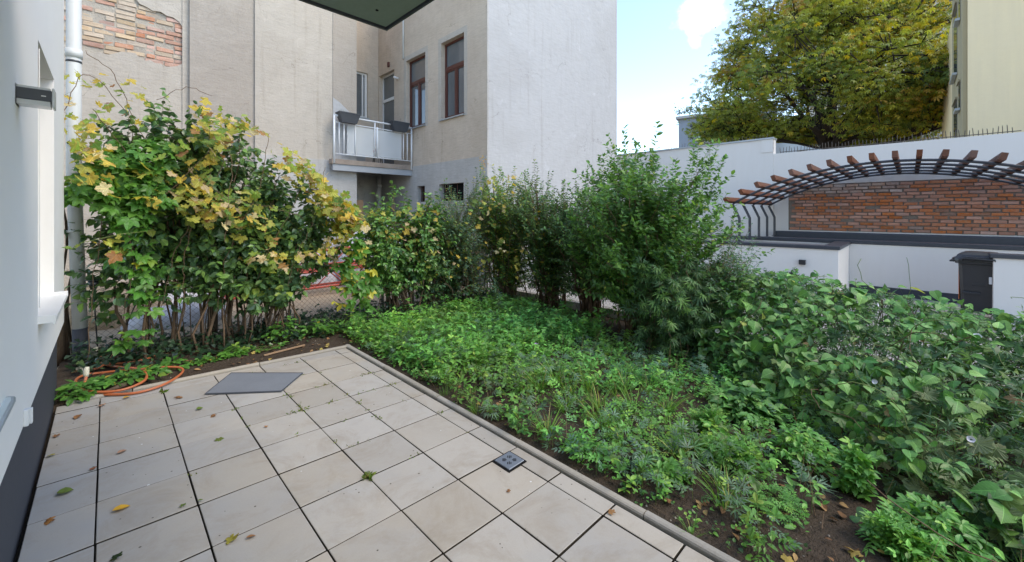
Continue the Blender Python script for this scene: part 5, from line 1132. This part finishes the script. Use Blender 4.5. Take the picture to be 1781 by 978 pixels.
# grass clumps
gx_, gy_ = ground_pts(520, r, lambda x, y: lush(x, y)*np.clip(.35+1.8*vnoise(x, y, 68, 1.7), 0, 1)); gp = []; gd = []; gs = []
for x, y in zip(gx_, gy_):
    m = int(r.integers(18, 60)); h = r.uniform(.08, .26); an = r.uniform(0, 6.283, m); rr = r.uniform(0, .05, m)
    gp.append(np.stack([x+np.cos(an)*rr, y+np.sin(an)*rr, soil_z(np.full(m, x), np.full(m, y))], 1)); gd.append(np.stack([np.cos(an)*r.uniform(.1, .7, m), np.sin(an)*r.uniform(.1, .7, m), np.full(m, .9)], 1)); gs.append(h*r.uniform(.5, 1.2, m))
gp, gd, gs = np.vstack(gp), np.vstack(gd), np.concatenate(gs)
Tg = blade_template([(0, .012), (.35, .015), (.7, .010), (1, 0)], .3, .45)
emit(None, Tg, gp, norm(gd), -gd*[1, 1, 0]+[0, 0, .4]+r.normal(0, .3, gd.shape), gs, PAL_GRASS, L_grass, mass='grass'); tag(bpy.data.objects['grass'], 'tufts of long grass among the weeds', 'grass', None, 'stuff')
# ivy at the hedge foot
x = r.uniform(-.25, 6.0, 5200); y = 6.05+r.normal(0, .28, 5200); k = (y > 5.45-.1*np.sin(x*4)) & (y < 6.9); x, y = x[k], y[k]; z = soil_z(np.clip(x, -.3, 6.3), np.clip(y, 5.1, 6.55))+np.abs(r.normal(0, .10, len(x)))*(1+.6*vnoise(x, y, 73, 2))+.02
iv = empty('ivy', (1, 6, 0), 0, 'dark green ivy covering the ground at the foot of the hedge', 'ivy', None)
emit(iv, T_ivy, np.stack([x, y, z], 1), norm(np.stack([r.normal(0, .6, len(x)), -.7+r.normal(0, .4, len(x)), -.2+r.normal(0, .3, len(x))], 1)), np.stack([r.normal(0, .4, len(x)), -.5+r.normal(0, .3, len(x)), np.ones(len(x))], 1), .055*r.uniform(.6, 1.3, len(x)), [(5, (.018, .045, .022)), (3, (.028, .065, .028)), (1, (.06, .11, .04))], L_gloss, 200)
# light green seedlings on the bare strip behind the kerb, and around the hose
def patch(cx_, cy_, rx, ry, n, T, size, pal, lab, cat, h=.08, parts=60, mat=L_plain, name='low_plant', grp=None):
    root = empty(name, (cx_, cy_, float(gz(cx_, cy_))), 0, lab, cat, grp); a = r.uniform(0, 6.283, n); q = r.uniform(0, 1, n)**.6
    x = cx_+np.cos(a)*rx*q; y = cy_+np.sin(a)*ry*q; z = gz(x, y)+h*(1-.6*q)*r.uniform(.3, 1, n)+.015
    emit(root, T, np.stack([x, y, z], 1), norm(np.stack([np.cos(a)*.8, np.sin(a)*.8-.3, r.normal(0, .25, n)], 1)), np.stack([r.normal(0, .25, n), -.2+r.normal(0, .25, n), np.ones(n)], 1), size*r.uniform(.6, 1.3, n), pal, mat, min(parts, n))
    m = min(n, 40); twig_mass('stalks', np.stack([np.full(m, cx_)+r.normal(0, rx*.4, m), np.full(m, cy_)+r.normal(0, ry*.4, m), np.full(m, gz(cx_, cy_))], 1), np.stack([x, y, z], 1)[:m], .002, root, M_tend)
    return root
g_ = 'low green plants on the soil strip'
patch(.12, 5.28, .30, .14, 110, [T_ov, T_three], .075, PAL_CREEP, 'low bright green plant growing inside the coil of orange hose', 'plant', .12, grp=g_)
patch(-.16, 5.15, .12, .16, 60, [T_three, T_ov], .07, PAL_CREEP, 'small green plant in the corner against the dark house plinth', 'plant', .12, grp=g_)
patch(.48, 5.45, .14, .12, 45, [T_ov, T_three], .075, PAL_CREEP, 'green seedling right of the orange hose coil', 'plant', .1, grp=g_)
patch(.75, 5.42, .14, .07, 40, [T_three], .05, PAL_CREEP, 'short row of pale green seedlings behind the cover plate', 'plant', .07, grp=g_)
patch(1.02, 5.5, .10, .09, 40, [T_three], .08, PAL_CREEP, 'green lobed seedling on the soil strip behind the patio', 'plant', .11, grp=g_)
patch(1.35, 5.5, .22, .10, 26, [T_round], .06, PAL_CREEP, 'sparse round leaved seedlings near the wooden lath', 'plant', .08, grp=g_)
patch(1.62, 5.75, .2, .14, 70, [T_round, T_ov], .07, PAL_CREEP, 'pale green upright plant at the hedge foot', 'plant', .35, grp=g_)
patch(2.05, 5.62, .25, .14, 90, [T_three, T_ov], .075, PAL_CREEP, 'green plant with yellow leaves just beyond the kerb corner', 'plant', .3, grp=g_)
patch(2.75, 5.4, .45, .28, 200, [T_ov, T_round], .065, PAL_BRIGHT, 'light green leafy patch beyond the kerb corner', 'plant', .22, grp=g_)
# single upright weeds
def weed(x, y, h, lab, seed, T=T_ov, size=.05, pal=PAL_BRIGHT, nst=3):
    return bush('upright_weed', (x, y), lab, 'weed', (x, y, .07, .07), lambda a, b: h, nst, 9, .07, 6, [T], size, pal, L_plain, start=.12, base_r=.02, stem_r=.004, seed=seed, vis=nst, group='single upright weeds', bark=M_tend, droop=.0)
weed(5.0, 3.75, .55, 'upright pale weed with seed heads before the big shrub', 40, T_lance, .06)
weed(4.3, 4.6, .8, 'tall thin weed rising beside the dark hedge foot', 41, T_lance, .07, PAL_GREY)
weed(4.75, 3.1, .42, 'pale flowering weed at the edge of the bare soil', 42, T_ov4, .05)
weed(3.0, .85, .17, 'bright green bushy weed on the bare soil near the kerb', 43, T_pinn, .07, nst=6)
weed(2.85, .05, .12, 'rosette of divided green leaves at the bottom edge', 44, T_pinn, .10, nst=7)
weed(3.3, .25, .26, 'tall bushy weed before the pale vine', 45, T_three, .06, nst=8)
weed(3.35, 1.15, .2, 'fresh green weed clump between bindweed and soil', 46, T_pinn, .06, nst=6)
for k, (x, y, rx, h, T, pal, lab) in enumerate(((3.05, .95, .16, .16, [T_pinn, T_three], PAL_BRIGHT, 'bright small leaved weed cushion on bare soil between kerb and bindweed'), (3.45, .55, .22, .26, [T_ov4, T_three], PAL_BRIGHT, 'bushy light green weed patch in front of the pale vine'),
        (2.75, .55, .12, .09, [T_pinn], PAL_BRIGHT, 'flat divided leaved weed near the kerb end'), (3.05, -.1, .22, .24, [T_three, T_ov4], PAL_BRIGHT, 'fresh green weeds at the bottom edge before the pale vine'), (3.9, 1.0, .28, .28, [T_heart, T_three], PAL_BIND, 'small fresh heart-shaped leaves in front of the bindweed'),
        (2.6, 1.1, .1, .08, [T_ov, T_three], PAL_BRIGHT, 'small seedlings close to the kerb near the drain'), (3.3, -.55, .25, .22, [T_three, T_star], PAL_GREY, 'greyish weeds in the lower right corner'))):
    patch(x, y, rx, rx*.9, int(260*rx/.2), T, .05 if k != 4 else .075, pal, lab, 'weed', h, 50, name='low_weed', grp='low weeds before the bindweed')
# tiny purple flower
e = empty('purple_flower', (3.35, 2.95, float(gz(3.35, 2.95))), 0, 'single small purple flower among the grey green weeds', 'flower')
MB().tube([(0, 0, 0), (.01, 0, .28)], .002, 4).build('stalk', M_tend, e)
for k in range(5): a = k*1.257; inst('petal', MB().add([(0, 0, 0), (.012, .008, .008), (.028, 0, .006), (.012, -.008, .008)], [(0, 1, 2, 3)]).mesh('petal', M_lilac) if k == 0 else pet, e, (.01, 0, .28), (0, 0, a)) if k else None; pet = pet if k else MB().add([(0, 0, 0), (.012, .008, .008), (.028, 0, .006), (.012, -.008, .008)], [(0, 1, 2, 3)]).mesh('petal', M_lilac)

# --- dead leaves and litter
x, y = r.uniform(-.2, 6, 2600), r.uniform(-1.5, 6.5, 2600); k = ((y > 5.12) | (x > 2.25)) & ((y > 5.2) | ((vnoise(x, y, 81, 2) > .0) | (x > 4.8))); x, y = x[k], y[k]; n = len(x)
emit(None, [T_ov, T_grape[1], T_round], np.stack([x, y, soil_z(x, y)+.012+.01*r.uniform(0, 1, n)], 1), norm(r.normal(size=(n, 3))*[1, 1, .15]), np.stack([r.normal(0, .35, n), r.normal(0, .35, n), np.ones(n)], 1), .045*r.uniform(.4, 1.3, n), PAL_DRY, L_dry, mass='leaf_litter')
for q in bpy.data.objects:
    if q.name.startswith('leaf_litter'): tag(q, 'brown fallen leaves and bits scattered over the dark soil', 'leaf litter', None, 'stuff')
n = 700; x, y = r.uniform(-.2, 6, n), r.uniform(-1, 6.4, n); k = (y > 5.1) | (x > 2.2); x, y = x[k], y[k]; n = len(x)
a = np.stack([x, y, soil_z(x, y)+.01], 1); b = a+np.stack([r.normal(0, .05, n), r.normal(0, .05, n), r.uniform(-.005, .02, n)], 1); tag(twig_mass('fallen_twigs', a, b, .002, None, M_bark2), 'thin dead twigs lying on the soil', 'twigs', None, 'stuff')
n = 420; x, y = ground_pts(900, r, lambda x, y: lush(x, y)*.6); n = len(x); a = np.stack([x, y, soil_z(x, y)], 1); b = a+np.stack([r.normal(0, .07, n), r.normal(0, .07, n), r.uniform(.08, .34, n)], 1)
tag(twig_mass('dry_stems', a, b, .0016, None, M_lath), 'thin dry straw-coloured stems standing among the weeds', 'dry stems', None, 'stuff')
# pebbles and crumbs
pm_ = MB(); 
for _ in range(900):
    x, y = r.uniform(-.2, 6), r.uniform(-1, 5.8)
    if x < 2.2 and y < 5.1: continue
    s_ = r.uniform(.003, .011); z = float(soil_z(np.array(x), np.array(y))); vs = [(x+s_*a, y+s_*b, z+s_*c) for a, b, c in ((1, 0, .2), (-.2, .9, .1), (-.9, -.3, .2), (.1, -.9, .15), (0, .1, .9))]
    pm_.add(vs, [(0, 1, 4), (1, 2, 4), (2, 3, 4), (3, 0, 4)])
tag(pm_.build('soil_crumbs', M_pebble), 'small pebbles and crumbs of soil in the beds', 'pebbles', None, 'stuff')
# leaves lying on the slabs: (x, y, size, palette, label)
YL, BR, GN, PK = (.52, .29, .04), (.26, .13, .06), (.12, .17, .04), (.36, .21, .14)
fallen = [(.02, 3.05, .085, YL, 'golden yellow fallen leaf lying on the second slab column'), (-.19, 3.18, .06, (.36, .16, .05), 'rusty brown fallen leaf near the dark plinth'), (-.20, 3.45, .08, GN, 'green fallen leaf beside the house plinth'),
          (.46, 2.42, .07, (.30, .26, .05), 'yellow green curled leaf on the joint in the middle of the patio'), (.49, 2.36, .05, BR, 'brown leaf touching the curled green leaf on the patio'), (.57, 3.55, .06, GN, 'green leaf lying on the third slab column'),
          (-.15, 2.12, .08, PK, 'pale brown withered leaf at the lower left of the patio'), (.04, 2.62, .055, (.03, .05, .02), 'dark curled leaf near the lower left slabs'), (.05, 3.75, .07, PK, 'pinkish brown leaf on the slabs near the wall'), (.42, 4.55, .08, BR, 'crumpled brown leaf left of the cover plate'),
          (-.15, 4.65, .07, BR, 'brown leaf at the far left slab'), (-.02, 4.75, .06, PK, 'dry tan leaf in the far left corner of the patio'), (.1, 4.82, .07, YL, 'yellowish leaf in the far left corner by the hose'), (.62, 3.98, .05, BR, 'brown twig-like leaf on the joint left of the cover plate'),
          (.52, 4.18, .055, GN, 'small green yellow leaf at the slab corner'), (.30, 2.85, .035, GN, 'tiny green leaf on a joint in the lower left'), (.36, 2.85, .03, GN, 'tiny green fragment beside a joint'), (.25, 1.95, .05, YL, 'pale yellow leaf at the bottom edge of the patio'),
          (-.24, 4.0, .055, (.30, .26, .05), 'yellow green leaf against the plinth, farther back'), (-.25, 4.35, .045, BR, 'small brown leaf against the plinth'), (2.0, 1.18, .05, (.30, .16, .07), 'brown star-shaped maple leaf on the slabs near the kerb'), (1.72, 1.72, .03, BR, 'small brown leaf beside the drain grate'),
          (-.06, 3.62, .05, (.30, .12, .06), 'reddish leaf on the slabs near the wall'), (.85, 3.5, .03, (.36, .16, .05), 'small rusty fragment on a slab joint')]
for k, (x, y, s_, c, lab) in enumerate(fallen):
    T = [T_ov, T_grape[1], T_round, T_grape[0]][k % 4] if k != 20 else T_grape[2]
    an = r.uniform(0, 6.283); B = basis(np.array([[math.cos(an), math.sin(an), 0.]]), np.array([[r.normal(0, .12), r.normal(0, .12), 1.]]))
    me = make_leaf_mesh('fallen_leaf', T, np.zeros((1, 3)), B, np.array([s_]), np.array([c]), L_dry); o = bpy.data.objects.new('fallen_leaf', me); COL.objects.link(o)
    o.location = (x, y, float(gz(x, y))+.008+s_*.08); o.scale = (.86, .86, .7); tag(o, lab, 'fallen leaf', 'fallen leaves on the patio slabs')
# moss and tufts in the joints
tp, td, ts_ = [], [], []
for _ in range(300):
    if r.uniform() < .5: x = r.choice(xl[1:-1]); y = r.uniform(2.4, 4.9)
    else: y = r.choice(yl[12:-1]); x = r.uniform(.7, 2.1)
    w_ = math.exp(-((x-1.35)/.55)**2-((y-3.7)/.8)**2)
    if r.uniform() > w_*1.0+.015: continue
    m = int(r.integers(3, 12)); q = r.normal(0, .010, (m, 2)); tp.append(np.stack([x+q[:, 0]*1.5, y+q[:, 1]*1.5, np.full(m, gz(x, y))-.004], 1)); td.append(np.stack([r.normal(0, .7, m), r.normal(0, .7, m), np.full(m, .6)], 1)); ts_.append(r.uniform(.008, .026, m))
for cx_, cy_ in ((1.155, 2.43), (1.165, 2.41), (.36, 4.8)):
    m = 26; tp.append(np.stack([cx_+r.normal(0, .014, m), cy_+r.normal(0, .014, m), np.full(m, gz(cx_, cy_))-.003], 1)); td.append(np.stack([r.normal(0, .8, m), r.normal(0, .8, m), np.full(m, .6)], 1)); ts_.append(r.uniform(.02, .045, m))
tp, td, ts_ = np.vstack(tp), np.vstack(td), np.concatenate(ts_)
emit(None, T_ov4, tp, norm(td), r.normal(size=td.shape)+[0, 0, .7], ts_, [(3, (.10, .17, .03)), (2, (.17, .22, .045)), (1, (.22, .2, .06))], L_grass, mass='joint_tufts'); tag(bpy.data.objects['joint_tufts'], 'tiny weeds and moss sprouting in the joints between the slabs', 'moss', None, 'stuff')

# --- hose, solar lamps, lath
hz = lambda x, y, k=.0: (x-.1, y-5.3, float(gz(x, y))+.016+k)
ho = empty('garden_hose', (.1, 5.3, 0), 0, 'orange garden hose coiled on the soil and slabs beside the house', 'hose')
P = [hz(-.13, 5.33, .10), hz(-.135, 5.25, .03), hz(-.08, 5.10), hz(.03, 4.97), hz(.2, 4.88), hz(.38, 4.93, .01), hz(.52, 5.12, .02), hz(.53, 5.27, .03), hz(.42, 5.36, .04), hz(.2, 5.5, .03), hz(-.02, 5.62, .02), hz(-.16, 5.6, .03), hz(-.2, 5.4, .04), hz(-.14, 5.14, .03),
     hz(-.0, 5.0, .022), hz(.14, 4.98, .024), hz(.26, 5.1, .04), hz(.24, 5.35, .06), hz(.1, 5.6, .05), hz(.0, 5.85, .03), hz(.03, 6.05, .03), hz(.2, 6.12, .03), hz(.36, 6.0, .03), hz(.34, 5.82, .04), hz(.18, 5.75, .04), hz(.0, 5.82, .05), hz(-.06, 6.0, .05),
     hz(.04, 6.15, .12), hz(.1, 6.1, .2), hz(.06, 5.95, .12), hz(.0, 5.8, .06), hz(-.1, 5.75, .03), hz(-.16, 5.9, .02)]
MB().tube(smooth_path(P), .0115, 8).build('tube', M_hose, ho)
MB().tube([hz(-.13, 5.33, .09), hz(-.132, 5.335, .115), hz(-.13, 5.345, .15), hz(-.125, 5.35, .175)], [.017, .022, .02, .015], 10).build('connector', M_creamp, ho)
for (x, y, z, gx2, gy2, lab) in ((-.1, 6.1, .86, -.06, 6.16, 'black solar spotlight on an upright stake by the drainpipe'), (.24, 6.0, .69, .03, 6.15, 'black solar spotlight on a leaning stake before the wire fence')):
    e = empty('solar_light', (gx2, gy2, float(gz(gx2, gy2))), 0, lab, 'garden light', 'solar spotlights at the fence'); q = Vector((x-gx2, y-gy2, z-.03))
    MB().tube([(0, 0, 0), q*.6, q], [.006, .007, .007], 6).build('stake', M_black, e)
    MB().tube([q+Vector((-.01, .02, -.035)), q+Vector((0, 0, .0)), q+Vector((.01, -.02, .055))], [.012, .034, .048], 10).build('lamp_head', M_black, e)
    MB().box(-.05, .05, -.04, .04, .06, .068, .001).build('solar_panel', M_glass, e, tuple(q), .4)
e = empty('wooden_lath', (1.5, 5.3, float(soil_z(np.array(1.5), np.array(5.3)))+.012), R(7), 'reddish wooden lath lying on the soil behind the patio kerb', 'lath'); MB().box(-.23, .23, -.012, .012, -.002, .014, .002).build('lath', M_lath, e)
e = empty('fallen_branch', (.1, 5.12, .02), 0, 'short dark log lying beneath the orange hose', 'branch'); MB().tube([(-.14, -.05, .01), (0, 0, .03), (.18, .07, .02)], [.018, .022, .015], 8).build('branch', M_bark, e)

# --- wire fences
def mesh_fence(x0, y0, x1, y1, z0, h, lab, posts, step=.075, grp=None, kerbh=0):
    L_ = math.hypot(x1-x0, y1-y0); rz = math.atan2(y1-y0, x1-x0); e = empty('wire_fence', (x0, y0, z0), rz, lab, 'fence'); a_, b_, rr = [], [], .0016
    sl = (float(gz(x1, y1))-float(gz(x0, y0)))/L_
    k = -h
    while k < L_:
        for sg in (1, -1):
            p0, p1 = (k, 0), (k+h, h)
            if p0[0] < 0: p0 = (0, -k)
            if p1[0] > L_: p1 = (L_, L_-k)
            q0, q1 = (p0, p1) if sg > 0 else ((p0[0], h-p0[1]), (p1[0], h-p1[1]))
            a_.append((q0[0], .001*sg, q0[1]+sl*q0[0]+kerbh)); b_.append((q1[0], .001*sg, q1[1]+sl*q1[0]+kerbh))
        k += step
    loc = np.array(e.location); m = MB()
    for a, b in zip(a_, b_): m.tube([a, b], rr, 3, cap=False)
    o = m.build('wire_mesh', M_wire, e); o['kind'] = 'stuff'
    for z in (.02, h): MB().tube([(0, 0, z+kerbh), (L_, 0, z+sl*L_+kerbh)], .003, 5).build('tension_wire', M_wire, e)
    for p in posts: MB().tube([(p, 0, sl*p-.05), (p, 0, h+.06+sl*p+kerbh)], .02, 8).build('post', M_steelb, e)
    if kerbh:
        n = int(L_); [MB().box(i+.004, i+.996, -.04, .04, -.25+sl*(i+.5), kerbh+sl*(i+.5), .006).build('kerb_block', M_conc, e) for i in range(n)]
    return e
mesh_fence(-.28, 6.56, 6.3, 6.62, float(gz(-.28, 6.5)), 1.25, 'fine diamond wire fence behind the left hedge', (.05, 1.9, 3.7, 5.3))
mesh_fence(6.33, 6.5, 6.28, -2.5, float(gz(6.3, 6.5)), .62, 'wire fence on a low concrete kerb along the yard, buried in shrubs', (.1, 2.1, 4.1, 6.1, 8.0), kerbh=.13)

# --- the big chestnut-like tree behind the wall
tr = empty('large_tree', (32.9, 3.7, -.2), 0, 'large broad tree turning yellow behind the white wall', 'tree')
r = np.random.default_rng(91)
MB().tube([(0, 0, 0), (.1, 0, 3), (0, .1, 6.0), (-.2, .3, 7.6)], [.62, .5, .46, .33], 12).build('trunk', M_treebark, tr)
limbs = []
for k in range(11):
    a = k*2.4+.3; el = r.uniform(.05, 1.15) if k else 1.4; L_ = r.uniform(5.2, 7.4); p = np.array([0, 0, 5.4+r.uniform(0, 2.2)]); d = np.array([math.cos(a)*math.cos(el), math.sin(a)*math.cos(el), math.sin(el)]); pts = [p]
    for j in range(7): d = norm(d+r.normal(0, .13, 3)+[0, 0, .03]); p = p+d*L_/7; pts.append(p)
    limbs.append(np.array(pts)); MB().tube([tuple(q) for q in pts], [.24*(1-.12*j) for j in range(8)], 7).build('limb', M_treebark, tr)
C0 = np.array([0, 0, 8.8]); clumps = []
while len(clumps) < 560:
    v = norm(r.normal(size=3)); rad = r.uniform(.35, 1)**.45; q = C0+v*rad*np.array([8.3, 8.3, 9.6 if v[2] > 0 else 2.6]); q[:2] *= 1-.24*np.clip((q[2]-8.6)/2.2, 0, 1)
    hx = math.hypot(q[0], q[1])
    sx_ = q[0]*.704-q[1]*.71
    if (sx_ > 4.4 and 10.0 < q[2] < 12.4) or (sx_ < -5.6 and q[2] < 8.4): continue
    if q[2] < 6.3+1.5*math.exp(-(hx/3.0)**2) or (q[0] < 0 and abs(q[1]+.15*q[0]) < 1.9 and q[2] < 9.3 and r.uniform() < .85): continue
    wob = 1+.13*math.sin(v[0]*5+1)+.10*math.sin(v[1]*7+v[2]*4); q = C0+(q-C0)*wob; clumps.append(q)
clumps = np.array(clumps); allp = np.vstack([l[1:] for l in limbs]); A_, B_ = [], []
for q in clumps:
    dd = np.linalg.norm(allp-q, axis=1)+1.5*np.clip(allp[:, 2]-q[2], 0, 9); j = int(np.argmin(dd)); m_ = (allp[j]+q)/2+np.array([0, 0, .35])+r.normal(0, .25, 3); A_ += [allp[j], m_]; B_ += [m_, q]
    for _ in range(3): A_.append(m_*.3+q*.7); B_.append(q+r.normal(0, .5, 3))
loc = np.array(tr.location); rr = np.array([v for _ in clumps for v in (.06, .045, .02, .02, .02)])
A2 = [];
A_, B_ = np.array(A_), np.array(B_)
order = []; i = 0
twig_mass('branches', A_[:]+loc, B_[:]+loc, .045, tr, M_treebark)
K = 78; n = len(clumps)*K; cc = np.repeat(clumps, K, 0); off = r.normal(0, 1, (n, 3))*np.array([.62, .62, .30]); pos = cc+off; pos[:, 2] -= .10*(off[:, 0]**2+off[:, 1]**2)
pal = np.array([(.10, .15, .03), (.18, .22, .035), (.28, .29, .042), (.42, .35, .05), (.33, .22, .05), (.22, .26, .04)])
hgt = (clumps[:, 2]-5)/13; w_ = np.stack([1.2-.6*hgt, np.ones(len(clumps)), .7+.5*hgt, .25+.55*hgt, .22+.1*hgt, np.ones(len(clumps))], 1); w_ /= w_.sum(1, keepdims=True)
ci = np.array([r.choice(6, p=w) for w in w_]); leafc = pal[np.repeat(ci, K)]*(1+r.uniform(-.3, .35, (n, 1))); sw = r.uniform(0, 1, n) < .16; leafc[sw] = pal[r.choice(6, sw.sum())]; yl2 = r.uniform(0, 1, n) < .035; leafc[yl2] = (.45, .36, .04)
an = r.uniform(0, 6.283, n); d = norm(np.stack([np.cos(an), np.sin(an), r.normal(-.55, .3, n)], 1)); nn = np.stack([np.cos(an)*.4+r.normal(0, .3, n), np.sin(an)*.4+r.normal(0, .3, n), np.ones(n)], 1)
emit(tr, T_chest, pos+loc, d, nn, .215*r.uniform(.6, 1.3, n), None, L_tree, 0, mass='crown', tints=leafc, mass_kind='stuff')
# leafy trees standing farther off, right of and behind the wall
